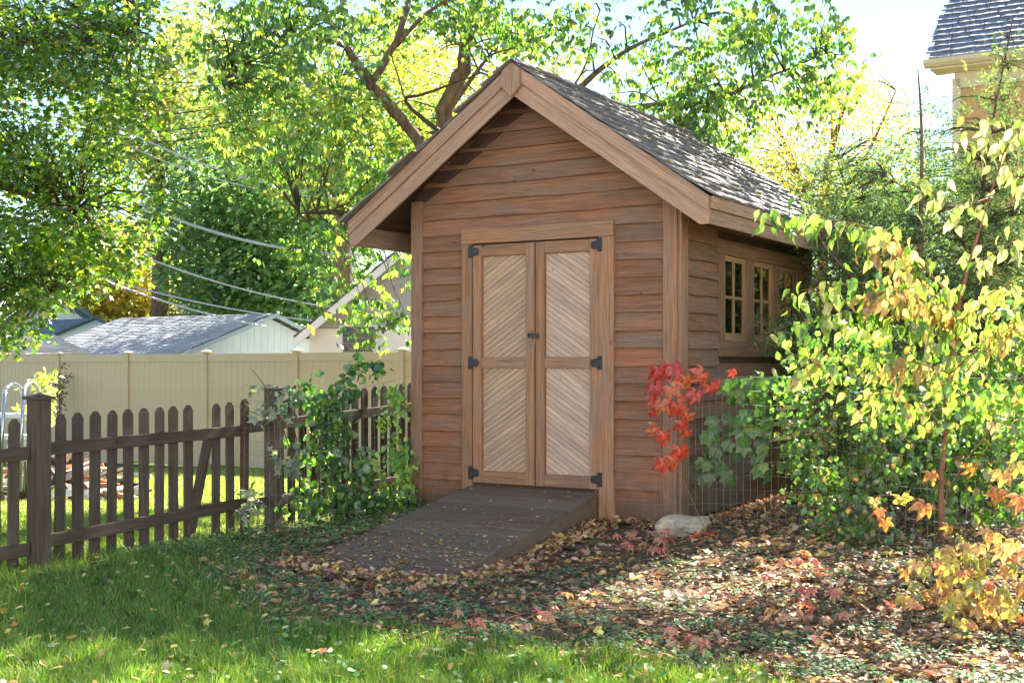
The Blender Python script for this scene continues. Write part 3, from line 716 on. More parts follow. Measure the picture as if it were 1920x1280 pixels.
wire_fence('galvanised wire mesh fence behind the orange creeper at the photo edge', wp[2], wp[3], 1.15, 1.15)
lp0 = ((458-960)/F*9.85, 9.85, 0); lp1 = ((772-960)/F*10.62, 10.62, 0)
wire_fence('galvanised wire mesh stretched before the bush left of the shed', lp0, lp1, 1.09, 1.13)
st = MB().tube([(0, 0, -.1), (0.004, 0, 1.1)], .013, 8).build('metal_stake', M['rust'], None, fpt(sl_+.06, .05, gz(*fpt(sl_)[:2]))); tag(st, 'rusty red metal stake standing at the gate end of the wire mesh', 'stake')
st = MB().box(-.012, .012, -.004, .004, -.1, .62).box(-.003, .003, -.016, .004, -.1, .62).build('metal_stake', M['greenmetal'], None, (lp1[0]-.02, lp1[1]-.02, gz(lp1[0], lp1[1]))); tag(st, 'dark green metal stake at the foot of the shed corner', 'stake')

# rock at the shed corner
rk = MB(); vs = []; n1, n2 = 40, 26
rs = np.random.RandomState(5)
for i in range(n2+1):
    ph = PI*i/n2
    for j in range(n1):
        th = 2*PI*j/n1; p = Vector((math.sin(ph)*math.cos(th), math.sin(ph)*math.sin(th), math.cos(ph)))
        q = Vector((p.x/max(abs(p.x), abs(p.y), abs(p.z))*.6+p.x*.4, p.y/max(abs(p.x), abs(p.y), abs(p.z))*.6+p.y*.4, p.z/max(abs(p.x), abs(p.y), abs(p.z))*.7+p.z*.3))
        nn = 1+.16*mn.noise(p*1.9+Vector((3, 1, 4)))+.10*mn.noise(p*5)+.04*mn.noise(p*13)
        taper = 1-.14*q.z
        vs.append((q.x*.185*nn*(taper if q.x < 0 else 1+.12*q.z), q.y*.11*nn, q.z*.075*nn+(.012*q.x)))
fs = [(i*n1+j, (i+1)*n1+j, (i+1)*n1+(j+1) % n1, i*n1+(j+1) % n1) for i in range(n2) for j in range(n1)]
rp_ = W(1279, 1000, 9.1); rk.add(vs, fs)
rk = rk.build('rock', M['rock'], None, (rp_.x, 9.12, gz(rp_.x, 9.1)+.055), (0, .03, -.25)); tag(rk, 'pale grey-tan stone lying under the red creeper at the shed corner', 'rock')
# ================================================================== TAN VINYL FENCE
def vinyl_fence():
    p0 = np.array([-1.643, 18.5]); stp = np.array([-1.855, 1.535]); d = stp/np.linalg.norm(stp)
    root = empty('vinyl_fence', (0, 0, 0)); tag(root, 'tan vinyl privacy fence across the back of the lawn behind the pickets', 'fence')
    A = math.atan2(-d[1], -d[0])     # local +x runs toward the right end
    def zt_(k): return 1.25+20/F*18.5+ (0 if k > 3 else 0)
    for k in range(-3, 9):
        a = p0+stp*k; b = a+stp; g = gz(*((a+b)/2)); top = CAMZ+.165-.004*k
        pp = MB().box(-.06, .06, -.045, .045, g-.3, top+.02).build('post', M['vinyl'], root, (a[0], a[1], 0), (0, 0, A), bevel=.006)
        c = MB().box(-.078, .078, -.078, .078, 0, .025); c.add([(-.07, -.07, .025), (.07, -.07, .025), (.07, .07, .025), (-.07, .07, .025), (0, 0, .06)], [(0, 1, 4), (1, 2, 4), (2, 3, 4), (3, 0, 4)])
        c.build('post_cap', M['vinylcap'], root, (a[0], a[1], top+.02), (0, 0, A))
        Lp = 2.41-.13; mid = (a+b)/2; m = (mid[0], mid[1], 0)
        MB().box(-Lp/2, Lp/2, -.025, .025, top-.14, top).build('top_rail', M['vinylcap'] if False else M['vinyl'], root, m, (0, 0, A), bevel=.004)
        MB().box(-Lp/2, Lp/2, -.025, .025, g+.03, g+.17).build('bottom_rail', M['vinyl'], root, m, (0, 0, A), bevel=.004)
        nb = 14; w_ = Lp/nb; me = None
        for i in range(nb):
            x = -Lp/2+w_*(i+.5)
            if me is None: me = MB().box(-w_/2+.003, w_/2-.003, -.011, .011, g+.16, top-.13).mesh('panel_board')
            px_, py_ = m[0]+math.cos(A)*x, m[1]+math.sin(A)*x
            o = link('panel_board', me, M['vinyl'], root, (px_, py_, 0), (0, 0, A))
vinyl_fence()

# ================================================================== HOUSES AND GARAGES
def quad_part(name, pts, mat, parent, thick=.08):
    """a sheet with thickness from 3 or 4 world points (counter-clockwise seen from outside)"""
    P = [Vector(p) for p in pts]; n_ = (P[1]-P[0]).cross(P[2]-P[0]).normalized()*thick
    k = len(P); vs = P+[p-n_ for p in P]
    fs = [tuple(range(k)), tuple(range(2*k-1, k-1, -1))]+[(i, i+k, (i+1) % k+k, (i+1) % k) for i in range(k)]
    return MB().add(vs, fs).build(name, mat, parent)
def shingled(parent, ridge0, ridge1, eave1, eave0, mat, exp=.28, name='shingle_course', wob_=.004):
    """courses of roofing laid from eave to ridge, each a thin overlapping strip"""
    r0, r1, e1, e0 = map(Vector, (ridge0, ridge1, eave1, eave0)); H = ((r0-e0).length+(r1-e1).length)/2; n_ = max(3, int(H/exp))
    nn = (e1-e0).cross(r0-e0).normalized()
    if nn.z < 0: nn = -nn
    for k in range(n_):
        t0, t1 = k/n_, min(1, (k+1.15)/n_)
        a, b, c, d = e0.lerp(r0, t0), e1.lerp(r1, t0), e1.lerp(r1, t1), e0.lerp(r0, t1)
        m_ = 14; vs = []; fs = []
        for i in range(m_+1):
            u = i/m_; p = a.lerp(b, u); q = d.lerp(c, u)
            vs += [p+nn*(.03+random.uniform(0, wob_*3)), q+nn*.006, p+nn*.0]
        for i in range(m_): fs += [(i*3, i*3+3, i*3+4, i*3+1), (i*3+2, i*3+5, i*3+3, i*3)]
        MB().add(vs, fs).build(name, mat, parent)
def lap_wall(parent, p0, p1, z0, z1, mat, apex=None, exp=.13, name='siding_board'):
    """wall of lap boards from p0 to p1 (xy), optional gable apex (u 0..1, z)"""
    p0, p1 = Vector((p0[0], p0[1], 0)), Vector((p1[0], p1[1], 0)); L_ = (p1-p0).length; A = math.atan2((p1-p0).y, (p1-p0).x)
    top = apex[1] if apex else z1; n_ = int((top-z0)/exp)
    for k in range(n_):
        za, zb = z0+k*exp, z0+(k+1)*exp+.01
        def lim(z):
            if not apex or z <= z1: return 0, L_
            t = (z-z1)/(apex[1]-z1); return L_*apex[0]*t, L_-(L_*(1-apex[0]))*t
        a0, b0 = lim(za); a1, b1 = lim(min(zb, top))
        if b0-a0 < .05: continue
        vs = [(a0, -.02, za), (b0, -.02, za), (b1, -.006, zb), (a1, -.006, zb), (a0, .01, za), (b0, .01, za)]
        MB().add(vs, [(0, 1, 2, 3), (0, 4, 5, 1)]).build(name, mat, parent, p0, (0, 0, A))
# grey-roofed garage
g = empty('garage', (0, 0, 0)); tag(g, 'low white garage with a long grey shingle roof beyond the tan fence', 'garage')
ap = Vector((-6.17, 32, 2.53)); re = Vector((-11.26, 35.5, 2.53)); wd = Vector((.565, .823, 0))*3.3; ez = -1.12
shingled(g, re, ap, ap-wd+Vector((0, 0, ez)), re-wd+Vector((0, 0, ez)), M['asphalt_grey'], .14)
shingled(g, ap, re, re+wd+Vector((0, 0, ez)), ap+wd+Vector((0, 0, ez)), M['asphalt_grey'], .3)
b_ = [ap-wd, ap+wd]; inn = (re-ap).normalized()*.25
base = [ap-wd*.93+inn, ap+wd*.93+inn]; c = ap+inn
ns = 26
for i in range(ns):
    u0, u1 = i/ns, (i+1)/ns; p, q = base[0].lerp(base[1], u0+.0006), base[0].lerp(base[1], u1-.0006)
    h = lambda u: 2.53-.10+ez*.93*abs(2*u-1)
    quad_part('siding_board', [(p.x, p.y, -1.3), (q.x, q.y, -1.3), (q.x, q.y, h(u1)), (p.x, p.y, h(u0))], M['white'], g, .04)
for sgn in (-1, 1):
    e = ap+wd*sgn+Vector((0, 0, ez)); o_ = -inn*.06
    quad_part('rake_trim', [ap+o_, e+o_, e+o_-Vector((0, 0, .10)), ap+o_-Vector((0, 0, .10))] if sgn < 0 else [ap+o_, ap+o_-Vector((0, 0, .10)), e+o_-Vector((0, 0, .10)), e+o_], M['garagetrim'], g, -.05)
fb = re-wd*.93-inn; fa = ap-wd*.93+inn
quad_part('wall', [(fb.x, fb.y, -1.3), (fa.x, fa.y, -1.3), (fa.x, fa.y, 1.45), (fb.x, fb.y, 1.45)], M['white'], g, .1)
# white garage beside the shed
g = empty('garage', (0, 0, 0)); tag(g, 'white stucco garage with grey gable siding and a boarded window beside the shed', 'garage')
Y0 = 24; xl, xr = -3.95, .6; xm = -1.7
MB().box(xl, xr, Y0, Y0+6, -1, 1.92).build('wall', M['stucco_white'], g)
lap_wall(g, (xl, Y0-.01), (xr, Y0-.01), 1.93, 1.94, M['grey_siding'], (.5, 3.75), .16)
wx0, wx1 = (643-960)/F*Y0, (703-960)/F*Y0
wfm = MB().box(wx0-.06, wx1+.06, Y0-.03, Y0, 1.40, 1.98).build('window_frame', M['white'], g)
for k in range(5):
    MB().box(wx0+.0, wx1-.0, Y0-.05-.004*(k % 2), Y0-.031, 1.42+k*.108, 1.42+k*.108+.1).build('window_board', M['shutter'], g)
mid = (xl+xr)/2
for sg, ex_ in ((-1, xl-.25), (1, xr+.25)):
    ez_ = 1.94-.25*.8; r0, r1 = (mid, Y0-.3, 3.86), (mid, Y0+6.2, 3.86)
    e0_, e1_ = (ex_, Y0-.3, ez_), (ex_, Y0+6.2, ez_)
    shingled(g, r0, r1, e1_, e0_, M['asphalt_grey'], .3)
    pts = [(mid, Y0-.3, 3.84), (ex_, Y0-.3, ez_-.02), (ex_, Y0-.3, ez_-.20), (mid, Y0-.3, 3.66)]
    quad_part('rake_trim', pts if sg < 0 else pts[::-1], M['white'], g, .04)
# blue-trimmed house at the left
h = empty('house', (0, 0, 0)); tag(h, 'white house with blue-grey gable trim and dark window, partly behind the maple leaves', 'house')
D = 45
def q3(px, py, d=D): return tuple(W(px, py, d))
lap_wall(h, W(20, 600, D)[:2], W(168, 600, D)[:2], -1.5, W(0, 597, D).z, M['white'], (.47, W(0, 548, D).z), .22)
for a, b in (((90, 540), (170, 598)), ((90, 540), (10, 598))):
    pts = [q3(a[0], a[1], D-.4), q3(b[0], b[1], D-.4), q3(b[0], b[1]+9, D-.4), q3(a[0], a[1]+9, D-.4)]
    quad_part('rake_trim', pts if b[0] < 90 else pts[::-1], M['bluetrim'], h, .3)
    quad_part('roof', [q3(a[0], a[1]-1, D-.5), q3(b[0], b[1]-1, D-.5), q3(b[0], b[1]-1, D+6), q3(a[0], a[1]-1, D+6)][::(1 if b[0] < 90 else -1)], M['asphalt_green'], h, .15)
wz0, wz1 = W(0, 597, D).z, W(0, 576, D).z; wa, wb = W(74, 0, D).x, W(96, 0, D).x
wf_ = MB().box(wa-.12, wb+.12, D-.09, D-.03, wz0-.1, wz1+.12).build('window_frame', M['white'], h)
MB().box(wa, wb, D-.12, D-.10, wz0+.04, wz1-.02).build('pane', M['darkglass'], wf_)
D2 = 40
quad_part('roof', [q3(48, 628, D2), q3(101, 627, D2), q3(179, 596, D2+1.5), q3(70, 601, D2+3)], M['asphalt_green'], h, .1)
quad_part('wall', [q3(101, 660, D2), q3(205, 660, D2+1), q3(200, 607, D2+1.4), q3(179, 598, D2+1.4), q3(101, 629, D2)], M['white'], h, .1)
quad_part('rake_trim', [q3(97, 633, D2-.2), q3(179, 600, D2+1.2), q3(179, 594, D2+1.2), q3(97, 627, D2-.2)], M['bluetrim'], h, .1)
quad_part('rake_trim', [q3(179, 600, D2+1.2), q3(203, 611, D2+1.2), q3(203, 605, D2+1.2), q3(179, 594, D2+1.2)], M['bluetrim'], h, .1)
h = empty('garage', (0, 0, 0)); tag(h, 'low building with a pale cream shingle roof just above the tan fence', 'garage')
D3 = 27
shingled(h, q3(50, 627, D3+1.6), q3(99, 627, D3+1.6), q3(168, 662, D3), q3(-30, 662, D3), M['asphalt_cream'], .16)
a_, b_ = W(-20, 0, D3+.2), W(160, 0, D3+.2)
MB().box(a_.x, b_.x, D3+.2, D3+3, -1, W(0, 664, D3).z).build('wall', M['cream'], h)
# dark roofed house
h = empty('house', (0, 0, 0)); tag(h, 'far house with a dark roof in front of the green trees', 'house')
D4 = 52
shingled(h, q3(302, 545, D4+3), q3(400, 545, D4+3), q3(420, 585, D4), q3(268, 585, D4), M['asphalt_dark'], .4)
a_, b_ = W(277, 0, D4), W(410, 0, D4); MB().box(a_.x, b_.x, D4+.3, D4+5, -1.4, W(0, 586, D4).z).build('wall', M['grey_siding'], h)
# tall cream house at the upper right
h = empty('house', (0, 0, 0)); tag(h, 'tall cream stucco house with steep slate roof and white gutter behind the juniper', 'house')
HU = SU.copy(); HV = SV.copy(); HB = Vector((5.72, 17.0, 0))
def hp(u, v, z): return HB+HU*u+HV*v+Vector((0, 0, z))
ZE = CAMZ+4.16
MB().box(0, 8, 0, 9, -.3, ZE-.02).build('wall', M['stucco_cream'], h, hp(.32, .40, 0), (0, 0, SA))
MB().box(0, .12, -.02, .1, 1.2, ZE-.2).build('corner_trim', M['cream'], h, hp(.27, .385, 0), (0, 0, SA), bevel=.01)
MB().box(0, 8, -.03, .0, ZE-.34, ZE-.12).build('frieze_board', M['cream'], h, hp(.30, .395, 0), (0, 0, SA), bevel=.01)
MB().box(.0, 8, 0, .40, ZE-.12, ZE-.09).build('soffit', M['cream'], h, hp(.05, .03, 0), (0, 0, SA))
gp = [(-.13, 0), (-.12, -.05), (-.07, -.09), (0, -.10), (0, -.0), (-.012, -.0), (-.012, -.08), (-.06, -.075), (-.10, -.045), (-.115, .0)]
mb = MB(); vs = [(x_, a, z) for x_ in (0, 8.2) for a, z in gp]; k = len(gp)
mb.add(vs, [(i, (i+1) % k, (i+1) % k+k, i+k) for i in range(k)]+[tuple(range(k))[::-1], tuple(range(k, 2*k))])
mb.build('gutter', M['cream'], h, hp(-.02, .03, ZE+.0), (0, 0, SA))
MB().box(0, .03, 0, 2.0, -.16, .0).build('rake_board', M['cream'], h, hp(.03, .03, ZE), Matrix.Rotation(SA, 3, 'Z') @ Matrix.Rotation(math.atan(.83), 3, 'X'))
RP = .83; cR = math.cos(math.atan(RP)); slen = 4.2; exr = .165; nr = int(slen/exr)
rf = MB().box(.0, 8, 0, slen, -.03, -.002).build('roof', M['slate'], h, hp(0.03, .02, ZE+.03), Matrix.Rotation(SA, 3, 'Z') @ Matrix.Rotation(math.atan(RP), 3, 'X'))
pro = []
for q in range(10):
    wq = random.uniform(.18, .34); vs = []
    for i in range(4):
        x = -wq/2+wq*i/3; zz = .022+random.uniform(0, .006); yb = -exr*.55+random.uniform(-.010, .010)
        vs += [(x, yb, zz), (x, exr*.75, .004), (x, yb, .002)]
    fs = [f for i in range(3) for f in ((i*3, i*3+3, i*3+4, i*3+1), (i*3+2, i*3+5, i*3+3, i*3))]+[(0, 1, 2), (9, 11, 10)]
    me = MB().add(vs, fs).mesh('slate_tile'); me.materials.append(M['slate']); pro.append((wq, me, vs, fs))
rest = MB(); cnt = 0
for r in range(nr):
    x = random.uniform(-.08, .02)
    while x < 7.8:
        wq, me, vs, fs = random.choice(pro); cx = x+wq/2; cy = exr*(r+.5)
        if x < 2.6 and r < 17 and cnt < 299:
            o = bpy.data.objects.new('slate_tile', me); COL.objects.link(o); o.parent = rf; o.location = (cx, cy, 0); cnt += 1
        else: rest.add([(v[0]+cx, v[1]+cy, v[2]) for v in vs], fs)
        x += wq+.008
o = rest.build('slate_courses', M['slate'], rf); o['kind'] = 'stuff'
# utility pole behind the ridge
p_ = W(1043, 140, 30); up = empty('utility_pole', (p_.x, p_.y, 0)); tag(up, 'pale utility pole showing just above the shed ridge', 'utility pole')
MB().tube([(0, 0, -1.2), (0, 0, W(0, 108, 30).z)], [.16, .12], 12).build('pole', M['grey_siding'], up, smooth=True)
MB().box(-.05, .05, -.2, -.13, W(0, 170, 30).z, W(0, 112, 30).z).build('conduit', M['white'], up)

# ================================================================== POWER LINES
def cable(a, b, r, mat, label, sag=.25):
    a, b = Vector(a), Vector(b); pts = []
    for i in range(17):
        t = i/16; p = a.lerp(b, t); p.z -= sag*4*t*(1-t); pts.append(p)
    o = MB().tube(pts, r, 5).build('power_line', mat, None); tag(o, label, 'cable', 'overhead lines')
pal = M['cable']
cable(W(250, 378, 22), W(700, 478, 22), .026, pal, 'thick white overhead cable, crossing the green trees at half their height')
cable(W(200, 225, 26), W(620, 365, 24), .018, pal, 'white overhead cable, highest of the pale ones, sinking toward the shed')
cable(W(230, 268, 26), W(640, 372, 24), .012, pal, 'thin white overhead cable just under the highest pale one')
cable(W(200, 452, 26), W(700, 585, 26), .017, pal, 'white overhead cable ending above the white stucco garage')
cable(W(190, 520, 28), W(640, 606, 28), .017, pal, 'upper one of two white cables low over the grey garage roof', .15)
cable(W(190, 524, 25), W(500, 612, 31), .024, pal, 'lower one of two white cables, meeting the grey garage gable', .1)
for i, (y0, y1) in enumerate(((222, 140), (252, 172), (262, 180), (272, 192))):
    cable(W(150, y0, 34), W(760, y1-42, 34), .016 if i else .022, M['blackcable'], ['thickest dark overhead line, topmost of four rising to the right', 'dark overhead line, second from the top of four rising to the right', 'dark overhead line, third from the top of four rising to the right', 'dark overhead line, lowest of four rising to the right'][i], .5)

# ================================================================== POOL LADDER, SCRAP WOOD
D = 12.2
ld = empty('pool_ladder', (0, 0, 0)); tag(ld, 'pool ladder with two arched grab rails and white step behind the pickets', 'ladder')
for (xa, xb, yt, yb) in ((8, 42, 720, 900), (44, 72, 718, 900)):
    pts = []
    for t in np.linspace(0, 1, 15):
        an = PI*t; xx = (xa+xb)/2-(xb-xa)/2*math.cos(an); yy = yt+22-22*math.sin(an)
        pts.append(W(xx, yy, D-.5+(.9 if xa == 8 else .9)*t))
    pts = [W(xa-7, yb+20, D-.5)]+pts+[W(xb+7, yb+20, D+.4)]
    MB().tube(pts, .021, 10).build('grab_rail', M['chrome'], ld, smooth=True)
for k, y in enumerate((776, 816, 856)):
    a, b = W(2, y, D+.25), W(56, y-1, D+.25)
    MB().box(a.x-.02, b.x+.05, D+.1, D+.32, a.z-.03, a.z+.012).build('step', M['white'], ld, bevel=.005)
bm_ = [plain('scrap_white', (.72, .70, .68), (.6, .57, .55), 3, .7), plain('scrap_orange', (.50, .20, .08), (.38, .14, .06), 3, .7), plain('scrap_brown', (.22, .12, .07), (.14, .08, .05), 5, .8), plain('scrap_tan', (.48, .35, .22), (.38, .27, .17), 4, .8), plain('scrap_dark', (.05, .04, .04), (.03, .025, .025), 5, .8)]
cn = ['white painted', 'orange', 'brown', 'tan', 'dark']
rs = np.random.RandomState(21)
for i in range(84):
    ci = rs.choice(5, p=[.36, .18, .18, .18, .10]); L_ = rs.uniform(.25, 1.0); px = rs.uniform(-60, 235)
    if i > 62: px = rs.uniform(100, 235)
    D_ = rs.uniform(12.6, 14.6); x = (px-960)/F*D_; hgt = max(.06, .46-.32*abs(px-95)/160)
    z = gz(x, D_)+rs.uniform(.02, hgt)
    R = Matrix.Rotation(rs.uniform(0, PI), 3, 'Z') @ Matrix.Rotation(rs.normal(0, .38), 3, 'Y') @ Matrix.Rotation(rs.uniform(0, 3), 3, 'X')
    a, b = rs.uniform(.04, .12), rs.uniform(.015, .035)
    o = MB().box(-L_/2, L_/2, -a/2, a/2, -b/2, b/2).build('scrap_board', bm_[ci], None, (x, D_, z), R)
    sz = 'long' if L_ > .75 else 'short' if L_ < .45 else 'mid-length'; tl = abs((R @ Vector((1, 0, 0))).z); ps = 'sticking steeply up from' if tl > .5 else 'tilted in' if tl > .2 else 'lying flat in'
    wd_ = 'broad' if a > .09 else 'narrow' if a < .065 else 'medium-wide'
    tag(o, f'{sz} {wd_} {cn[ci]} scrap board {ps} the jumbled heap behind the pickets', 'board', cn[ci]+' scrap boards in the heap')

# added unseen white-sided house behind the camera; bounces warm fill onto the shed front
h = empty('house', (0, -4.5, 0)); tag(h, 'added white-sided house behind the viewer, unseen, reflecting sunlight onto the shed front', 'house')
lap_wall(h, (10, 0), (-10, 0), .5, 5.9, M['white'], None, .2)
for o_ in list(h.children): o_.location = (10, 0, 0)
MB().box(-10, 10, -8, -.05, -.4, 5.9).build('wall', M['white'], h)
MB().box(-10, 10, -.02, .05, -.4, .5).build('foundation', M['stucco_white'], h)
for x in (-7, -2.8, 2.4, 6.6):
    for z in (1.3, 4.0):
        f_ = MB().box(x-.65, x+.65, .0, .06, z, z+1.5).build('window_frame', M['white'], h); MB().box(x-.55, x+.55, .06, .075, z+.1, z+1.4).build('pane', M['darkglass'], f_)
rf_ = MB().prism([(-8.6, 5.7), (.5, 5.7), (-4.05, 8.6)], -10.3, 10.3); rf_.build('roof', M['asphalt_grey'], h, (0, 0, 0), (0, 0, PI/2))
# ================================================================== TREES
def rdir(n, droop=0.0, flat=1.0):
    d = RS.randn(n, 3); d[:, 2] = d[:, 2]*flat-droop; return unit(d)
def clumps(regions, k=1.0):
    """regions: (px, py, D, rx, ry, rD, n) -> clump centres in world space"""
    out_ = []
    for px, py, D, rx, ry, rD, n_ in regions:
        n_ = max(1, int(n_*k))
        r = np.sqrt(RS.rand(n_)); t = RS.rand(n_)*2*PI
        X = px+rx*r*np.cos(t); Yp = py+ry*r*np.sin(t); DD = D+rD*(RS.rand(n_)*2-1)
        out_.append(np.stack([(X-960)/F*DD, DD, CAMZ-(Yp-680)/F*DD], -1))
    return np.concatenate(out_)
def clump_dirs(P, C, per, out_=3.0, droop=.45, nz_=.5):
    Cr = np.repeat(C, per, 0); nn = np.repeat(RS.randn(len(C), 3)*np.array([.45, .45, .2])+np.array([0, -.25, 1.0]), per, 0)
    A = unit(P-Cr)*1.0+RS.randn(len(P), 3)*.35; A[:, 2] = A[:, 2]*.5-droop
    return A, nn+RS.randn(len(P), 3)*nz_
def leaf_cloud(C, per, spread, flatz=.6):
    n_ = len(C)*per; P = np.repeat(C, per, 0)+RS.randn(n_, 3)*np.array([spread, spread, spread*flatz]); return P
def twigs(C, pts, rad=.006, mat=None, frac=.5, name='twigs', parent=None, maxd=2.2):
    """thin shoots from the nearest limb point out to the clump centres"""
    mb = MB(); pts = np.array(pts)
    idx = RS.permutation(len(C))[:int(len(C)*frac)]
    for i in idx:
        c = C[i]; d = np.linalg.norm(pts-c, axis=1)+np.maximum(0, pts[:, 2]-c[2])*.5; j = int(np.argmin(d))
        if d[j] > maxd: continue
        a = Vector(pts[j]); b = Vector(c); m_ = a.lerp(b, .5)+Vector((RS.uniform(-.08, .08), RS.uniform(-.08, .08), .12*(b-a).length))
        mb.tube([a, a.lerp(m_, .6)+Vector((0, 0, .02)), m_, b], [rad*1.6, rad*1.3, rad, rad*.5], 4, cap=False)
    o = mb.build(name, mat or M['twig'], parent); o['kind'] = 'stuff'
    return o
def limb(parent, spec, mat, name='limb', wig=.03, n=6, sub=4, fat=1.0):
    """spec: list of (px, py, D, radius)"""
    P = [W(*s[:3]) for s in spec]; R = [s[3]*fat for s in spec]; pts = []; rad = []
    for i in range(len(P)-1):
        for k in range(sub):
            t = k/sub
            p0 = P[max(i-1, 0)]; p1 = P[i]; p2 = P[i+1]; p3 = P[min(i+2, len(P)-1)]
            q = .5*((2*p1)+(-p0+p2)*t+(2*p0-5*p1+4*p2-p3)*t*t+(-p0+3*p1-3*p2+p3)*t**3)
            pts.append(q+Vector((random.gauss(0, wig), random.gauss(0, wig), random.gauss(0, wig)))*R[i]*4); rad.append(R[i]*(1-t)+R[i+1]*t)
    pts.append(P[-1]); rad.append(R[-1])
    MB().tube(pts, rad, n).build(name, mat, parent, smooth=True)
    return [tuple(p) for p in pts]
GR = [(.055, .12, .018), (.085, .17, .025), (.13, .21, .03), (.03, .075, .015), (.22, .26, .035)]
YG = [(.30, .34, .05), (.20, .28, .04), (.42, .40, .06), (.10, .18, .03), (.5, .42, .07)]
# ---- maple at the left
t = empty('maple_tree', (0, 0, 0)); tag(t, 'broad green maple whose sunlit yellow-green leaves hang over the left lawn', 'tree')
pts = limb(t, [(-560, 1050, 14.5, .22), (-520, 700, 14.5, .18), (-430, 350, 14.3, .14), (-250, 120, 14, .10), (0, -40, 13.6, .06), (180, -150, 13.4, .03)], M['bark'], 'trunk', n=10)
pts += limb(t, [(-430, 350, 14.3, .10), (-200, 330, 13.8, .07), (0, 350, 13.4, .04), (140, 400, 13, .015)], M['bark'])
pts += limb(t, [(-480, 560, 14.4, .09), (-250, 520, 13.6, .06), (-40, 520, 13.2, .03), (80, 560, 13, .01)], M['bark'])
pts += limb(t, [(-250, 120, 14, .07), (-40, 90, 13.4, .05), (140, 70, 13, .03), (260, 60, 12.8, .01)], M['bark'])
C = clumps([(40, 60, 13, 250, 120, 1.5, 200), (120, 0, 13, 200, 120, 1.5, 100), (60, 220, 13, 230, 120, 1.4, 210), (215, 130, 13, 100, 120, 1, 55), (40, 370, 13, 200, 110, 1.3, 170), (210, 400, 13, 100, 80, 1, 60), (30, 490, 13, 150, 80, 1.2, 95),
            (160, 470, 13, 110, 60, 1, 55), (10, 585, 12.8, 70, 65, .7, 42), (110, 525, 13, 70, 40, .8, 22), (-250, 250, 13.6, 260, 420, 2, 260), (0, -250, 14, 420, 180, 2, 120)], .80)
P = leaf_cloud(C, 26, .12, .7); n_ = len(P)
dA, dN = clump_dirs(P, C, 26)
leaves('crown', MAPLE, P, dA, dN, RS.uniform(.05, .09, n_), palette([(.05, .12, .014), (.085, .18, .02), (.15, .25, .03), (.30, .33, .035), (.035, .085, .012)], [3, 4, 3, 1.7, 2], n_), M['leaf'], t)
twigs(C, pts, .008, None, .6, parent=t)
# ---- box elder behind the shed
t = empty('box_elder_tree', (0, 0, 0)); tag(t, 'large spreading tree with forked brown limbs rising behind the shed roof', 'tree')
bp = limb(t, [(905, 1060, 15.2, .26), (880, 700, 15.2, .22), (850, 420, 15.2, .17), (832, 232, 15.2, .145), (868, 130, 15.2, .12), (880, 60, 15.2, .085), (915, -60, 15, .06), (960, -200, 15, .03)], M['bark'], 'trunk', n=10, sub=5, fat=.8)
bp += limb(t, [(868, 560, 15.1, .13), (830, 360, 14.6, .11), (782, 262, 14.2, .085), (735, 205, 14, .085), (690, 150, 13.9, .085), (650, 88, 13.8, .05), (610, 20, 13.6, .03), (580, -60, 13.5, .015)], M['bark'], n=8, sub=5, fat=.8)
bp += limb(t, [(695, 155, 13.9, .055), (735, 95, 13.9, .05), (757, 40, 13.9, .04), (772, -20, 13.9, .03), (790, -110, 14, .015)], M['bark'], n=7, fat=.85)
bp += limb(t, [(745, 85, 13.9, .025), (790, 35, 13.7, .022), (842, -5, 13.6, .015), (900, -50, 13.5, .01)], M['bark'])
bp += limb(t, [(840, 210, 15, .035), (905, 120, 14.6, .02), (930, 100, 14.4, .012), (990, 85, 14.2, .008)], M['bark'])
bp += limb(t, [(822, 245, 14.9, .03), (760, 190, 14.4, .022), (800, 175, 14.2, .018), (900, 138, 14, .008)], M['twig'])
bp += limb(t, [(850, 420, 15.2, .10), (1000, 260, 14.8, .07), (1095, 158, 14.4, .035), (1175, 95, 14.2, .025), (1300, 40, 14, .012)], M['bark'])
bp += limb(t, [(1000, 260, 14.8, .03), (1090, 140, 14.6, .014), (1112, 60, 14.5, .01), (1125, 20, 14.4, .008)], M['bark'])
bp += limb(t, [(1000, 260, 14.8, .05), (1200, 200, 14, .035), (1330, 190, 13.4, .025), (1440, 145, 13.1, .015), (1550, 100, 13, .005)], M['bark'])
bp += limb(t, [(850, 420, 15, .09), (740, 420, 14.2, .05), (640, 400, 13.7, .03), (560, 400, 13.4, .012)], M['bark'])
bp += limb(t, [(650, 88, 13.8, .03), (540, 60, 13.4, .02), (460, 90, 13.2, .015), (420, 160, 13, .006)], M['bark'])
regs = [(480, 90, 13.2, 100, 110, .9, 100), (570, 60, 13.4, 110, 90, 1, 80), (640, 190, 13.5, 40, 90, .8, 16), (500, 250, 13.1, 80, 100, .8, 42), (610, 290, 13.3, 120, 60, 1, 52), (740, 230, 15.6, 70, 50, .5, 14),
        (700, 40, 14.6, 90, 50, .6, 26), (830, 20, 14, 110, 50, 1, 44), (960, 50, 14.3, 110, 55, 1, 44), (920, 50, 13.6, 60, 45, .6, 18), (1050, 60, 14.4, 80, 60, 1, 18), (1180, 70, 14.2, 110, 75, 1, 26), (1220, 180, 14, 90, 50, .9, 30), (1320, 60, 13.8, 110, 70, .9, 52),
        (1330, 190, 13.5, 100, 80, .9, 66), (1290, 255, 13.3, 70, 40, .6, 30), (1450, 50, 13.2, 110, 40, .7, 34), (1555, 95, 13, 45, 70, .5, 24), (1470, 150, 13.1, 80, 45, .6, 30), (1530, 190, 13, 40, 40, .5, 12), (690, 360, 13.6, 100, 60, .8, 34), (640, 480, 13, 100, 60, .6, 32), (700, 545, 12.8, 80, 45, .4, 22), (720, 600, 12.7, 60, 30, .4, 10)]
C = clumps(regs, .38)
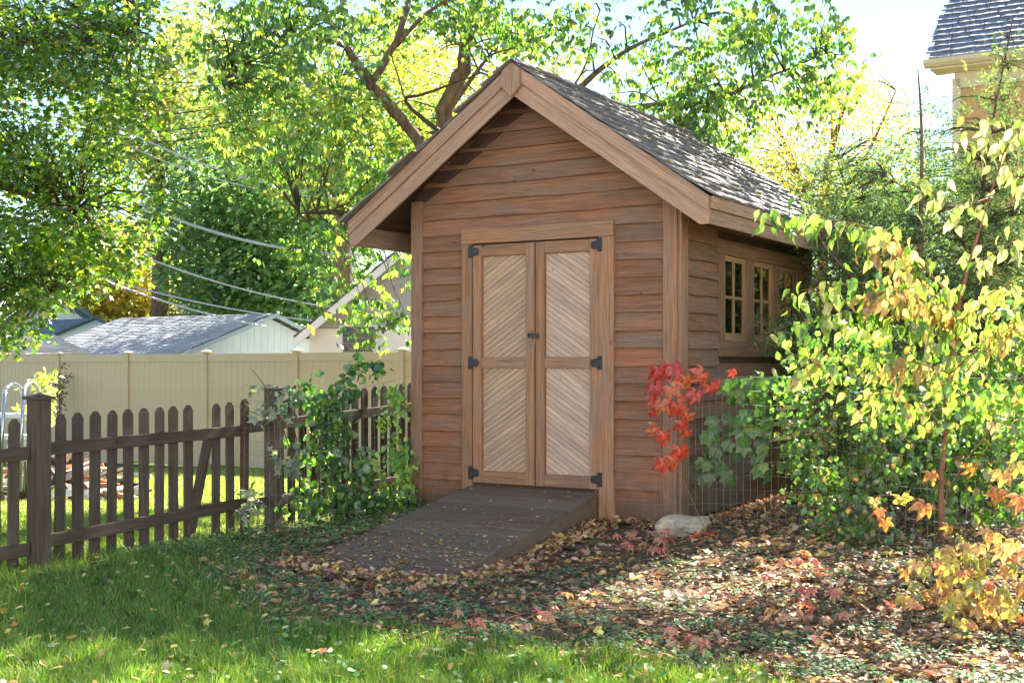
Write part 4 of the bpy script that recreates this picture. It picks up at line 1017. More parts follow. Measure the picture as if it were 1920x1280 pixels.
# compound drooping leaves: each clump carries sprays of leaflets hanging from short stalks
def sprays(C, per, spread, leaflets, size, cols, wts, name, mat, parent, tm=None, droop=1.1):
    S = np.repeat(C, per, 0)+RS.randn(len(C)*per, 3)*np.array([spread, spread, spread*.7]); n_ = len(S)
    hd = RS.rand(n_)*2*PI; H = np.stack([np.cos(hd), np.sin(hd), -.35*np.ones(n_)], -1)
    cc = palette(cols, wts, n_, .2); Ps, As, Ns, Ss, Cs = [], [], [], [], []
    for k in range(leaflets):
        s_ = (k//2)*.5-.2 if k < leaflets-1 else 1.0; side = (1 if k % 2 else -1)*(k < leaflets-1)
        Bv = np.stack([-np.sin(hd), np.cos(hd), np.zeros(n_)], -1)
        Ps.append(S+H*(s_*size)); As.append(H*.6+Bv*side*.7+np.array([0, 0, -droop])+RS.randn(n_, 3)*.25); Ns.append(H+RS.randn(n_, 3)*.5+np.array([0, 0, .5])); Ss.append(size*RS.uniform(.75, 1.15, n_)); Cs.append(cc*(1+.1*RS.randn(n_, 1)))
    return leaves(name, tm or KITE, np.concatenate(Ps), np.concatenate(As), np.concatenate(Ns), np.concatenate(Ss), np.concatenate(Cs), mat, parent)
sprays(C, 13, .17, 5, .08, [(.08, .17, .04), (.13, .24, .05), (.055, .12, .035), (.24, .34, .07), (.38, .40, .09)], [3, 3.5, 2, 1.8, .7], 'crown', M['leaf'], t)
twigs(C, bp, .008, None, .8, parent=t)
Cu = clumps([(1250, -330, 15, 300, 120, 1.5, 170), (1600, -380, 14.5, 300, 130, 1.5, 170), (1650, -560, 15, 480, 150, 1.6, 230), (2300, -250, 13, 300, 260, 1.5, 110), (800, -230, 15, 520, 160, 2.2, 230), (1350, -120, 14, 260, 110, 1.5, 90), (500, -120, 14, 180, 90, 1.2, 70), (880, -480, 15.5, 420, 160, 2.2, 130)], .5)
sprays(Cu, 12, .2, 3, .13, [(.06, .13, .03), (.10, .19, .04), (.04, .095, .028)], [3, 3, 2], 'upper_crown', M['leaf'], t)
# ---- far trees as backdrop
def far_tree(label, regs, cols, wts, size, per, spread, trunk=None, tm=KITE, mat='leaf_far', name='tree', group=None, D=None, tmat='bark', tw=.02):
    t = empty(name, (0, 0, 0)); tag(t, label, 'tree', group)
    pts = []
    for i, tr in enumerate(trunk or []): pts += limb(t, tr, M[tmat], 'trunk' if i == 0 else 'limb', n=7)
    C = clumps(regs, .8); P = leaf_cloud(C, per, spread, .7); n_ = len(P)
    shade = np.repeat(RS.uniform(.75, 1.25, len(C)), per)[:, None]
    dA, dN = clump_dirs(P, C, per)
    leaves('crown', tm, P, dA, dN, RS.uniform(.7, 1.3, n_)*size, palette(cols, wts, n_, .2)*shade, M[mat], t)
    if pts: twigs(C, pts, tw, None, .25, parent=t, maxd=5)
    return t
far_tree('yellow and orange autumn tree between the blue-trimmed house and the dark roof', [(230, 500, 56, 110, 80, 4, 260), (180, 570, 55, 70, 40, 3, 100), (270, 560, 55, 50, 50, 3, 60)], [(.50, .42, .08), (.50, .32, .08), (.35, .36, .07), (.36, .2, .08)], [4, 1.5, 3, .8], .34, 30, .55,
         [[(262, 640, 54, .35), (225, 540, 54, .28), (215, 500, 54, .2), (190, 420, 54, .1)], [(275, 620, 54, .3), (255, 540, 54, .22), (240, 470, 54, .1)]])
far_tree('tall orange and yellow tree showing between the maple and the box elder', [(250, 240, 48, 90, 90, 3, 170), (330, 150, 48, 80, 110, 3, 120), (370, 60, 50, 60, 60, 3, 50)], [(.42, .42, .12), (.48, .38, .14), (.30, .38, .10)], [3, .8, 4], .26, 30, .5, [[(300, 700, 48, .4), (300, 400, 48, .3), (290, 150, 48, .12)]])
far_tree('big dark green tree behind the dark roofed house', [(440, 430, 46, 150, 150, 5, 520), (560, 420, 44, 130, 150, 4, 380), (420, 300, 48, 120, 90, 4, 200), (480, 550, 44, 130, 45, 3, 160), (620, 560, 42, 90, 50, 3, 90)], [(.11, .22, .08), (.16, .28, .09), (.08, .165, .065), (.26, .36, .12)], [3, 3, 2, 1.2], .27, 30, .5, [[(480, 700, 46, .5), (470, 450, 46, .35), (450, 250, 46, .15)]])
far_tree('light green tree behind the box elder, left of the shed roof', [(500, 200, 36, 120, 110, 3, 230), (640, 280, 34, 140, 110, 3, 260), (720, 140, 34, 110, 110, 3, 130), (800, 230, 33, 60, 60, 2, 60)], [(.20, .30, .05), (.32, .38, .06), (.12, .22, .04), (.48, .46, .07)], [3, 3, 2, 1.5], .19, 30, .42, [[(650, 700, 35, .35), (640, 400, 35, .25), (620, 180, 35, .1)]])
far_tree('yellow-green tree directly behind the shed', [(880, 130, 27, 110, 90, 3, 60), (930, 200, 27, 70, 60, 2, 45), (1040, 110, 28, 80, 60, 2, 34), (800, 100, 29, 70, 90, 2, 44)], [(.45, .42, .07), (.26, .34, .06), (.60, .50, .10)], [3, 3, 1.5], .13, 26, .32, [[(900, 700, 27, .2), (930, 300, 27, .15), (960, 60, 27, .05)]])
far_tree('slender yellow-leaved ash behind the juniper', [(1400, 270, 19, 90, 80, 1.6, 105), (1500, 220, 20, 80, 85, 1.6, 95), (1600, 210, 20.5, 75, 75, 1.6, 95), (1690, 240, 21, 60, 70, 1.6, 60), (1520, 330, 19, 170, 60, 1.5, 120), (1630, 150, 20.5, 40, 40, 1, 14), (1380, 340, 18, 60, 50, 1, 34)], [(.66, .52, .06), (.55, .50, .08), (.38, .42, .07), (.60, .36, .08)], [4, 2.5, 2.5, .6], .085, 22, .20,
         [[(1540, 700, 20, .10), (1545, 420, 20, .08), (1560, 280, 20, .05), (1600, 150, 20, .015)], [(1545, 420, 20, .05), (1480, 290, 20, .03), (1430, 180, 20, .01)], [(1550, 400, 20, .05), (1620, 300, 20, .03), (1680, 170, 20, .01)], [(1548, 420, 20, .04), (1560, 220, 20, .02), (1530, 150, 20, .008)]], name='ash_tree', tm=SLIM, tmat='redstem', tw=.006)
far_tree('pale green hedge-like trees far behind the juniper', [(1450, 420, 26, 160, 130, 3, 170), (1650, 430, 27, 150, 120, 3, 160), (1850, 400, 26, 130, 120, 2, 120)], [(.18, .27, .05), (.30, .36, .07), (.12, .2, .04)], [3, 3, 2], .13, 26, .3, [[(1600, 720, 27, .2), (1600, 420, 27, .1)]])
far_tree('long shaded hedge far behind the juniper and the wire mesh', [(1500, 600, 23, 160, 90, 1.5, 150), (1750, 600, 23, 200, 90, 1.5, 200), (2050, 590, 22, 200, 100, 1.5, 180), (1600, 700, 22, 250, 60, 1.5, 170), (2000, 700, 22, 250, 60, 1.5, 170)], [(.05, .10, .03), (.09, .16, .04), (.16, .24, .05)], [3, 3, 1.5], .13, 26, .3, [[(1700, 760, 23, .1), (1700, 600, 23, .05)]], name='hedge')
# ---- juniper
t = empty('juniper_tree', (0, 0, 0)); tag(t, 'large feathery green juniper filling the space right of the shed', 'tree')
jp = limb(t, [(1728, 1000, 11.2, .06), (1727, 700, 11.2, .045), (1722, 560, 11.2, .03), (1726, 420, 11.2, .022), (1728, 250, 11.2, .014), (1721, 130, 11.2, .005)], M['bark'], 'trunk', n=7)
jp += limb(t, [(1850, 980, 11.6, .06), (1835, 500, 11.6, .03), (1858, 250, 11.6, .012), (1900, 30, 11.6, .006)], M['bark'])
jp += limb(t, [(1560, 960, 12.0, .05), (1590, 600, 12.0, .03), (1600, 420, 12.0, .015), (1570, 300, 12, .006)], M['bark'])
jp += limb(t, [(1727, 640, 11.2, .03), (1640, 560, 11.0, .02), (1560, 480, 10.8, .014), (1530, 430, 10.7, .006)], M['bark'])
jp += limb(t, [(1727, 760, 11.2, .03), (1640, 700, 10.8, .02), (1560, 640, 10.6, .012), (1480, 615, 10.4, .004)], M['bark'])
jp += limb(t, [(1835, 500, 11.6, .02), (1760, 400, 11.4, .01), (1660, 330, 11.3, .005)], M['bark'])
jr = [(1620, 470, 11.6, 120, 110, .8, 270), (1700, 640, 11.4, 230, 130, .8, 520), (1800, 430, 11.8, 130, 100, .7, 230), (1880, 560, 11.5, 120, 150, .8, 300), (1610, 620, 11.0, 75, 90, .45, 150), (1630, 490, 11.2, 50, 50, .3, 50), (1590, 350, 12, 100, 75, .6, 110), (1700, 330, 12, 90, 80, .6, 100),
      (1700, 860, 11.2, 230, 120, .8, 460), (1560, 800, 11.0, 70, 110, .4, 120), (1880, 260, 11.8, 50, 130, .4, 60), (1515, 630, 10.35, 35, 30, .15, 16), (1450, 625, 10.2, 40, 18, .1, 8), (1850, 350, 11.8, 80, 70, .5, 60), (1890, 130, 11.7, 40, 60, .3, 16), (1760, 250, 11.9, 60, 60, .4, 22), (2150, 600, 11.6, 190, 400, 1.2, 420)]
C = clumps(jr, 1.55)
def plumes(C, parent, per=20, L_=.20, name='foliage'):
    """feathery plumes: an axis with short needle twigs each side"""
    n_ = len(C); ax = unit(RS.randn(n_, 3)*np.array([.8, .8, .45])+np.array([0, 0, .42])); Ps, As, Ns, Ss, Cs = [], [], [], [], []
    cc = palette([(.075, .15, .055), (.11, .20, .07), (.16, .26, .09), (.045, .095, .04), (.26, .33, .11)], [3, 3, 2.4, 1.5, 1], n_, .2)
    for a in range(3):
        off = C+RS.randn(n_, 3)*.09; axa = unit(ax+RS.randn(n_, 3)*.45); LL = L_*RS.uniform(.6, 1.3, n_)[:, None]
        side = unit(np.cross(axa, RS.randn(n_, 3)))
        for k in range(per//2):
            tt = (k+.5)/(per/2)
            for sg in (-1, 1):
                Ps.append(off+axa*LL*(tt-.3)+RS.randn(n_, 3)*.006); As.append(axa*.9+side*sg*(.9)+RS.randn(n_, 3)*.35); Ns.append(RS.randn(n_, 3)); Ss.append(.085*(1.15-tt*.8)*RS.uniform(.6, 1.3, n_)); Cs.append(cc*(.85+.35*tt)*(1+.12*RS.randn(n_, 1)))
    NT = tmpl([(0, .05, 0), (0, -.05, 0), (1, 0, .05), (.45, .22, 0), (.5, -.22, 0)], [(0, 1, 2), (0, 3, 1), (1, 4, 0)])
    return leaves(name, NT, np.concatenate(Ps), np.concatenate(As), np.concatenate(Ns), np.concatenate(Ss), np.concatenate(Cs), M['needle'], parent)
plumes(C, t, 8); twigs(C, jp, .005, None, .35, parent=t, maxd=1.8)

# ================================================================== LARGE-LEAVED SMALL TREE (right foreground)
def var_mesh(tm, name, n=6, bend=.5, sub=True):
    res = []
    for q in range(n):
        v, f = tm; v = v.copy(); b = random.uniform(.1, bend); tw = random.uniform(-.3, .3)
        z = v[:, 2]*random.uniform(.6, 1.8)-b*v[:, 0]**2*.6; y = v[:, 1]*random.uniform(.85, 1.1)
        v2 = np.stack([v[:, 0], y+tw*.1*np.sin(v[:, 0]*3), z+tw*y*v[:, 0]], -1); res.append((v2, f))
    return res
def leaf_obj(me, parent, p, A, Nn, size, col, name='leaf'):
    A = Vector(A).normalized(); B = Vector(Nn).cross(A)
    if B.length < 1e-3: B = Vector((1, 0, 0)).cross(A)
    B.normalize(); N2 = A.cross(B)
    R = Matrix((A, B, N2)).transposed()
    o = bpy.data.objects.new(name, me); COL.objects.link(o); o.parent = parent
    o.matrix_local = Matrix.Translation(Vector(p)) @ R.to_4x4() @ Matrix.Diagonal((size, size, size, 1))
    o.color = (*[max(.004, min(.95, c)) for c in col], 1)
    return o
def big_ovate():
    vs = []; ts = []; prof = [(0, .0), (.08, .13), (.22, .24), (.42, .285), (.62, .22), (.82, .10), (1.0, 0)]
    for x, y in prof:
        vs += [(x, y*.92, .34*y+.025*math.sin(x*11)), (x, 0, 0), (x, -y*.92, .34*y-.025*math.sin(x*9+1))]
    for i in range(len(prof)-1):
        a, b = i*3, i*3+3; ts += [(a, a+1, b), (a+1, b+1, b), (a+1, a+2, b+1), (a+2, b+2, b+1)]
    return tmpl(vs, ts)
BIG = big_ovate()
BIGM = []; BIGM_T = tmpl(BIG[0]*np.array([1, 1, 1])+np.stack([0*BIG[0][:, 0], 0*BIG[0][:, 0], -.35*BIG[0][:, 0]**2], -1), BIG[1])
for v, f in var_mesh(BIG, 'leaf', 14, 1.5):
    me = tri_mesh('leaf', v, f, smooth=True); me.materials.append(M['leaf_obj']); BIGM.append(me)
t = empty('shrub_tree', (0, 0, 0)); tag(t, 'slender reddish-stemmed small tree with large pale yellow-green and browning leaves', 'tree')
sp_ = [
 ([(1765, 1010, 8.3, .020), (1778, 740, 8.2, .017), (1795, 600, 8.1, .014), (1815, 500, 8.0, .010), (1850, 390, 7.9, .007), (1880, 290, 7.8, .004)], 0, None),
 ([(1800, 590, 8.1, .009), (1750, 520, 8.0, .007), (1660, 440, 7.9, .005), (1560, 412, 7.8, .0035), (1440, 400, 7.7, .002)], 52, 'g'),
 ([(1795, 600, 8.1, .009), (1740, 540, 8.0, .006), (1690, 480, 7.9, .005), (1640, 440, 7.8, .003)], 14, 'b'),
 ([(1790, 590, 8.1, .007), (1720, 560, 7.9, .005), (1640, 530, 7.8, .004), (1500, 545, 7.7, .002)], 34, 'g'),
 ([(1785, 640, 8.1, .007), (1700, 600, 7.9, .005), (1600, 585, 7.8, .004), (1490, 610, 7.6, .002)], 34, 'g'),
 ([(1790, 600, 8.1, .007), (1740, 570, 7.8, .005), (1680, 545, 7.7, .004), (1640, 555, 7.6, .003)], 24, 'b'),
 ([(1780, 700, 8.1, .006), (1720, 680, 7.9, .005), (1620, 668, 7.8, .003), (1500, 685, 7.7, .002)], 36, 'm'),
 ([(1780, 700, 8.1, .006), (1850, 640, 7.8, .005), (1900, 600, 7.6, .004), (1960, 580, 7.5, .002)], 22, 'm'),
 ([(1815, 500, 8.0, .007), (1870, 470, 7.7, .005), (1940, 430, 7.5, .003)], 16, 'p'),
 ([(1860, 370, 7.9, .006), (1790, 385, 7.7, .004), (1720, 340, 7.6, .002)], 15, 'p'),
 ([(1880, 290, 7.8, .006), (1910, 240, 7.6, .004), (1960, 200, 7.5, .003)], 16, 'p'),
 ([(1870, 330, 7.8, .005), (1920, 330, 7.5, .004), (1980, 300, 7.4, .003)], 20, 'p'),
 ([(1880, 290, 7.8, .004), (1850, 250, 7.9, .003), (1828, 225, 7.9, .002)], 10, 'p'),
 ([(1790, 620, 8.1, .007), (1840, 560, 7.8, .005), (1920, 520, 7.6, .003)], 24, 'y'),
 ([(1770, 800, 8.2, .006), (1700, 740, 7.9, .004), (1640, 740, 7.8, .002)], 20, 'm'),
 ([(1782, 720, 8.2, .006), (1850, 760, 7.9, .004), (1930, 720, 7.7, .002)], 18, 'd'),
]
LC = {'g': [(.15, .31, .05), (.24, .38, .08), (.10, .23, .04), (.40, .46, .16)], 'b': [(.42, .27, .12), (.30, .18, .09), (.52, .38, .18), (.42, .42, .14)],
      'm': [(.20, .31, .07), (.38, .37, .13), (.13, .24, .05), (.40, .28, .13)], 'p': [(.50, .55, .28), (.60, .60, .38), (.20, .36, .07), (.36, .44, .16)],
      'y': [(.44, .42, .15), (.46, .31, .13), (.20, .32, .08), (.30, .34, .11)], 'd': [(.10, .22, .04), (.16, .30, .05), (.22, .30, .06)]}
rs2 = random.Random(9)
nleaf = 0
for spec, nl, cl in sp_:
    pp = limb(t, spec, M['redstem'], 'stem' if nl == 0 else 'branch', n=6, wig=.1)
    for i in range(nl):
        u = (i+rs2.random())/nl; u = .12+.88*u; k = min(len(pp)-2, int(u*(len(pp)-1))); p = Vector(pp[k]).lerp(Vector(pp[k+1]), rs2.random())
        p += Vector((rs2.gauss(0, .035), rs2.gauss(0, .06), rs2.gauss(-.015, .03)))
        th = rs2.uniform(0, 2*PI); A = Vector((math.cos(th)*.8-.25, math.sin(th)*.7-.1, -.55-rs2.random()*.8)); Nn = Vector((rs2.gauss(0, .5), -.5+rs2.gauss(0, .5), .8))
        c = rs2.choice(LC[cl]); kk = rs2.uniform(.8, 1.2)
        if nleaf < 299 and (cl != 'd' or i % 2): leaf_obj(rs2.choice(BIGM), t, p, A, Nn, rs2.uniform(.07, .135), [x*kk for x in c]); nleaf += 1

EX = {'g': 70, 'b': 80, 'm': 90, 'p': 12, 'y': 50, 'd': 110}
PP, CC = [], []
for spec, nl, cl in sp_[1:]:
    A_ = np.array([W(*q[:3]) for q in spec]); n_ = EX[cl]; u = RS.rand(n_)**.8*(len(A_)-1); i_ = np.minimum(u.astype(int), len(A_)-2); f_ = (u-i_)[:, None]
    q = A_[i_]*(1-f_)+A_[i_+1]*f_+RS.randn(n_, 3)*np.array([.09, .14, .055])+np.array([0, .05, -.03]); PP.append(q); CC.append(palette(LC[cl], [1]*len(LC[cl]), n_, .25))
P = np.concatenate(PP); n_ = len(P)
o = leaves('small_leaves', BIGM_T, P, np.stack([RS.randn(n_)*.7-.2, RS.randn(n_)*.6, -.6-RS.rand(n_)*.8], -1), RS.randn(n_, 3)*.6+np.array([0, -.4, .8]), RS.uniform(.055, .115, n_), np.concatenate(CC), M['leaf'], t); o['kind'] = 'stuff'
# ================================================================== CREEPERS
def palmate_meshes(n=5, leaflets=5):
    res = []
    for q in range(n):
        V = []; T = []; k = 0
        angs = [-1.75, -.85, 0, .85, 1.75] if leaflets == 5 else [-1.2, 0, 1.2]
        for i, a in enumerate(angs):
            v, f = random.choice(var_mesh(BIG, 'x', 1, .9)); s = (1.0, .85, .62)[abs(i-len(angs)//2)]*random.uniform(.9, 1.08)
            a += random.uniform(-.12, .12); ca, sa = math.cos(a), math.sin(a); x, y, z = v[:, 0]*s+.05, v[:, 1]*s*1.02, v[:, 2]*s-.25*(v[:, 0]**1.5)*s*random.uniform(.3, 1.4)
            V.append(np.stack([x*ca-y*sa, x*sa+y*ca, z+.012*i], -1)); T.append(f+k); k += len(v)
        me = tri_mesh('compound_leaf', np.concatenate(V), np.concatenate(T), smooth=True); me.materials.append(M['leaf_obj']); res.append(me)
    return res
PALM = palmate_meshes()
def creeper(label, stems, leafspecs, cols, size, n_each=1, name='creeper', group=None, face=(0, -1, .25), jitter=.5, droop=.9, stemmat='redstem', seed=3, r=.003):
    t = empty(name, (0, 0, 0)); tag(t, label, 'creeper', group); rr = random.Random(seed)
    for s in stems: limb(t, [(a, b, c, r) for a, b, c in s], M[stemmat], 'stem', n=5, wig=.3)
    for (px, py, D, sc_k) in leafspecs:
        p = W(px, py, D); A = Vector((rr.gauss(0, jitter), -.15+rr.gauss(0, .2), -droop)); Nn = Vector(face)+Vector((rr.gauss(0, .3), 0, rr.gauss(0, .3)))
        c = rr.choice(cols); k = rr.uniform(.85, 1.15)
        leaf_obj(rr.choice(PALM), t, p, A, Nn, size*sc_k*rr.uniform(.85, 1.15), [x*k for x in c], 'compound_leaf')
    return t
RED = [(.62, .07, .05), (.70, .10, .06), (.55, .045, .045), (.72, .16, .09), (.66, .2, .08)]
creeper('bright red creeper hanging on the wire at the shed corner above the stone',
        [[(1335, 1015, 8.95), (1290, 920, 9.0), (1262, 850, 9.02), (1268, 760, 9.05), (1250, 690, 9.05)], [(1262, 780, 9.05), (1310, 730, 9.05), (1325, 700, 9.05)]],
        [(1235, 690, 9.05, 1), (1262, 684, 9.03, 1), (1228, 720, 9.02, 1), (1255, 722, 9.0, 1.1), (1285, 705, 9.05, .9), (1318, 698, 9.04, 1), (1330, 722, 9.02, .8), (1305, 735, 9.0, .8), (1240, 752, 9.0, 1.1), (1268, 755, 8.98, 1.1), (1222, 745, 9.03, .8), (1290, 775, 9.0, .8), (1278, 790, 9.0, .8), (1230, 800, 9.02, .8), (1245, 812, 9.0, .8), (1290, 808, 9.0, .7), (1275, 838, 9.0, 1.05), (1245, 862, 9.02, .9), (1262, 858, 9.0, .8), (1372, 694, 9.1, .5), (1345, 712, 9.1, .45), (1220, 770, 9.04, .6), (1300, 1003, 8.9, .6), (1332, 1000, 8.9, .6)],
        RED, .125, seed=4)
ORG = [(.66, .30, .10), (.60, .36, .12), (.68, .24, .12), (.50, .42, .12), (.62, .40, .22)]
specs = [(1825, 870, 7.4, 1.1), (1880, 885, 7.2, 1.0), (1905, 870, 7.2, .9), (1745, 885, 7.6, .7), (1735, 945, 7.6, .9), (1690, 930, 7.7, .8), (1650, 955, 7.8, .6), (1660, 975, 7.8, .6), (1780, 985, 7.3, .6), (1870, 920, 7.2, .9), (1910, 930, 7.0, .9), (1640, 935, 7.8, .6), (1865, 795, 7.5, .5), (1845, 990, 7.0, .6)]
creeper('orange and tan creeper climbing the wire mesh below the small tree', [[(1800, 1050, 7.4), (1770, 960, 7.5), (1800, 880, 7.5), (1860, 800, 7.5)], [(1770, 960, 7.5), (1690, 930, 7.7), (1640, 930, 7.8)], [(1800, 880, 7.4), (1890, 860, 7.2)]], specs, ORG+[(.45, .42, .12)], .115, seed=8)
rr = random.Random(14)
specs = [(rr.uniform(1760, 1935), rr.uniform(1000, 1180), rr.uniform(6.2, 6.8), rr.uniform(.7, 1.1)) for _ in range(84)]+[(rr.uniform(1690, 1800), rr.uniform(1030, 1130), rr.uniform(6.5, 6.9), rr.uniform(.6, .9)) for _ in range(26)]
creeper('orange, yellow and olive creeper bush spilling over the dry stick at the photo edge', [[(1960, 1180, 6.3), (1880, 1080, 6.5), (1800, 1060, 6.6)], [(1950, 1100, 6.3), (1880, 1040, 6.5), (1760, 1090, 6.6)], [(1900, 1200, 6.3), (1850, 1120, 6.4), (1790, 1130, 6.5)]], specs,
        [(.60, .34, .12), (.55, .45, .12), (.42, .42, .12), (.62, .42, .18), (.66, .28, .14), (.34, .38, .10)], .085, seed=15, face=(0, -.6, .9), droop=.5, jitter=.8, r=.004)
# pink ground runners
def runner(label, px0, px1, py0, py1, n, cols, seed, size=.06):
    rr = random.Random(seed); t = empty('creeper', (0, 0, 0)); tag(t, label, 'creeper', 'creeper sprigs lying on the leaf litter')
    pts = []
    for i in range(6):
        u = i/5; x, y = px_ground(px0+(px1-px0)*u, (py0+py1)/2+rr.uniform(-.3, .3)*(py1-py0)); pts.append((x, y, gz(x, y)+.03))
    MB().tube(pts, .0022, 4).build('stem', M['redstem'], t)
    for i in range(n):
        x, y = px_ground(rr.uniform(px0, px1), rr.uniform(py0, py1)); th = rr.uniform(0, 2*PI)
        c = rr.choice(cols); leaf_obj(rr.choice(PALM), t, (x, y, gz(x, y)+rr.uniform(.035, .075)), (math.cos(th), math.sin(th), -.15), (rr.gauss(0, .3), -.4+rr.gauss(0, .2), 1), size*rr.uniform(.75, 1.2), c, 'compound_leaf')
PK = [(.66, .27, .20), (.62, .32, .22), (.64, .38, .22), (.6, .20, .17)]
runner('salmon-pink creeper sprig on the litter beside the ramp foot under the door casing', 1130, 1265, 990, 1050, 17, PK, 1, .065)
runner('pink creeper sprig on the litter behind the fallen twigs below the stone', 1380, 1560, 1050, 1110, 12, PK, 2)
runner('pink and red creeper sprig below the juniper side of the bed', 1440, 1640, 1120, 1180, 20, PK, 3)
runner('pale pink creeper sprig lying at the lower ramp corner', 690, 800, 1080, 1120, 9, PK, 4)
runner('pink creeper sprig on the ivy near the lawn edge', 1000, 1110, 1135, 1180, 9, PK, 5)
runner('small red creeper sprig in the clover beside the lawn', 820, 900, 1165, 1190, 6, PK, 6)
runner('pink creeper sprig at the sunlit patch of bare ground', 1250, 1340, 1190, 1230, 8, PK, 7)
# green vine on the wire
t = empty('vine', (0, 0, 0)); tag(t, 'bright green small-leaved vine hanging down the wire mesh in front of the juniper', 'vine')
vp = []
for s in ([(1600, 1040, 8.75), (1560, 900, 8.8), (1530, 760, 8.8), (1510, 650, 8.85), (1490, 590, 8.9)], [(1560, 900, 8.8), (1500, 800, 8.85), (1500, 700, 8.9)], [(1620, 1030, 8.6), (1660, 900, 8.5), (1640, 760, 8.6), (1600, 700, 8.7)]):
    vp += limb(t, [(a, b, c, .004) for a, b, c in s], M['twig'], 'stem', n=5, wig=.3)
C = clumps([(1520, 700, 8.8, 45, 75, .1, 34), (1510, 810, 8.8, 40, 60, .1, 24), (1540, 900, 8.75, 55, 60, .1, 32), (1580, 980, 8.7, 60, 55, .12, 28), (1640, 1010, 8.5, 60, 40, .15, 22), (1600, 760, 8.7, 55, 60, .1, 18), (1660, 850, 8.5, 60, 80, .15, 20), (1450, 730, 9.0, 60, 30, .1, 8), (1640, 920, 8.4, 50, 50, .1, 10), (1850, 800, 7.8, 80, 90, .2, 22)])
P = leaf_cloud(C, 7, .06, .9); n_ = len(P)
leaves('foliage', OVATE, P, rdir(n_, .9), RS.randn(n_, 3)*.45+np.array([0, -.9, .35]), RS.uniform(.035, .062, n_), palette([(.065, .16, .035), (.10, .21, .045), (.05, .12, .03), (.20, .27, .07), (.34, .28, .11), (.22, .13, .07)], [3, 3, 2.4, 1, .8, .5], n_), M['leaf'], t, wid=1.25)
t = empty('bush', (0, 0, 0)); tag(t, 'mixed green and yellow leafy bush behind the wire mesh, around the reddish stem', 'bush')
bs_ = limb(t, [(1700, 1030, 9.3, .010), (1690, 860, 9.3, .007), (1670, 700, 9.2, .004)], M['twig'], 'stem'); bs_ += limb(t, [(1860, 1030, 9.0, .010), (1860, 860, 9.0, .007), (1840, 680, 9.0, .004)], M['twig'], 'stem')
C = clumps([(1680, 800, 9.3, 70, 110, .3, 62), (1760, 720, 9.3, 90, 80, .3, 52), (1860, 740, 9.0, 80, 110, .3, 66), (1780, 880, 9.2, 90, 90, .3, 46), (1890, 900, 9.0, 60, 80, .3, 32), (1620, 660, 9.3, 60, 50, .2, 22), (1900, 620, 9.0, 50, 60, .2, 22)])
P = leaf_cloud(C, 9, .075, .9); n_ = len(P)
leaves('foliage', OVATE, P, rdir(n_, .7), RS.randn(n_, 3)*.5+np.array([0, -.6, .6]), RS.uniform(.045, .10, n_), palette([(.08, .19, .035), (.12, .25, .045), (.055, .13, .03), (.30, .34, .08), (.40, .32, .11)], [3, 3, 2, 1.2, .8], n_), M['leaf'], t, wid=1.0)
twigs(C, bs_, .003, None, .7, parent=t, maxd=1.5)
# broad dark leaves between shed and vine
t = empty('vine', (0, 0, 0)); tag(t, 'vine with broad dark green leaves against the shed side below the windows', 'vine')
limb(t, [(1480, 760, 9.2, .004), (1400, 740, 9.25, .004), (1330, 880, 9.2, .003)], M['twig'], 'stem', wig=.3); limb(t, [(1470, 820, 9.2, .004), (1400, 800, 9.2, .003), (1350, 860, 9.2, .003)], M['twig'], 'stem', wig=.3)
GRP = star([(-2.6, .42), (-1.9, .58), (-1.5, .44), (-.95, .66), (-.5, .5), (0, .78), (.5, .5), (.95, .66), (1.5, .44), (1.9, .58), (2.6, .42)], 0)
gm = []
for v, f in var_mesh(GRP, 'leaf', 5, .7):
    me = tri_mesh('leaf', v, f); me.materials.append(M['leaf_obj']); gm.append(me)
rr = random.Random(31)
for (cx, cy, rx, ry, k) in ((1400, 725, 60, 22, 26), (1460, 730, 30, 25, 8), (1380, 810, 70, 38, 26), (1340, 870, 28, 30, 12), (1440, 850, 30, 30, 8), (1420, 780, 50, 25, 10)):
    for _ in range(k):
        a = rr.uniform(0, 2*PI); r = math.sqrt(rr.random()); p = W(cx+rx*r*math.cos(a), cy+ry*r*math.sin(a), rr.uniform(9.15, 9.4))
        c = rr.choice([(.06, .17, .025), (.09, .23, .03), (.05, .135, .028), (.17, .28, .045)])
        leaf_obj(rr.choice(gm), t, p, (rr.gauss(0, .5), -.3, -.8), (rr.gauss(0, .4), -.8, .5), rr.uniform(.07, .12), c)
# ================================================================== BUSH LEFT OF THE SHED
t = empty('bush', (0, 0, 0)); tag(t, 'leafy green bush with an arching shoot between the wire mesh and the pickets', 'bush')
bs = limb(t, [(600, 965, 10.5, .010), (600, 820, 10.5, .008), (630, 740, 10.4, .006), (645, 705, 10.4, .004), (680, 682, 10.4, .003), (712, 690, 10.4, .002)], M['twig'], 'stem')
bs += limb(t, [(640, 970, 10.5, .008), (655, 850, 10.5, .006), (640, 760, 10.45, .004)], M['twig'], 'stem')
bs += limb(t, [(560, 970, 10.4, .008), (560, 850, 10.4, .006), (545, 760, 10.4, .004), (575, 725, 10.4, .003)], M['twig'], 'stem')
C = clumps([(620, 800, 10.5, 32, 55, .15, 15), (600, 870, 10.5, 45, 55, .2, 16), (660, 890, 10.5, 42, 45, .2, 11), (565, 740, 10.4, 35, 14, .1, 6), (610, 940, 10.4, 80, 24, .25, 26), (690, 935, 10.5, 60, 26, .2, 16), (640, 735, 10.4, 12, 20, .05, 5), (660, 688, 10.4, 22, 7, .04, 4), (705, 690, 10.4, 10, 6, .04, 3), (620, 760, 10.4, 30, 20, .1, 8)])
P = leaf_cloud(C, 10, .065, .8); n_ = len(P)
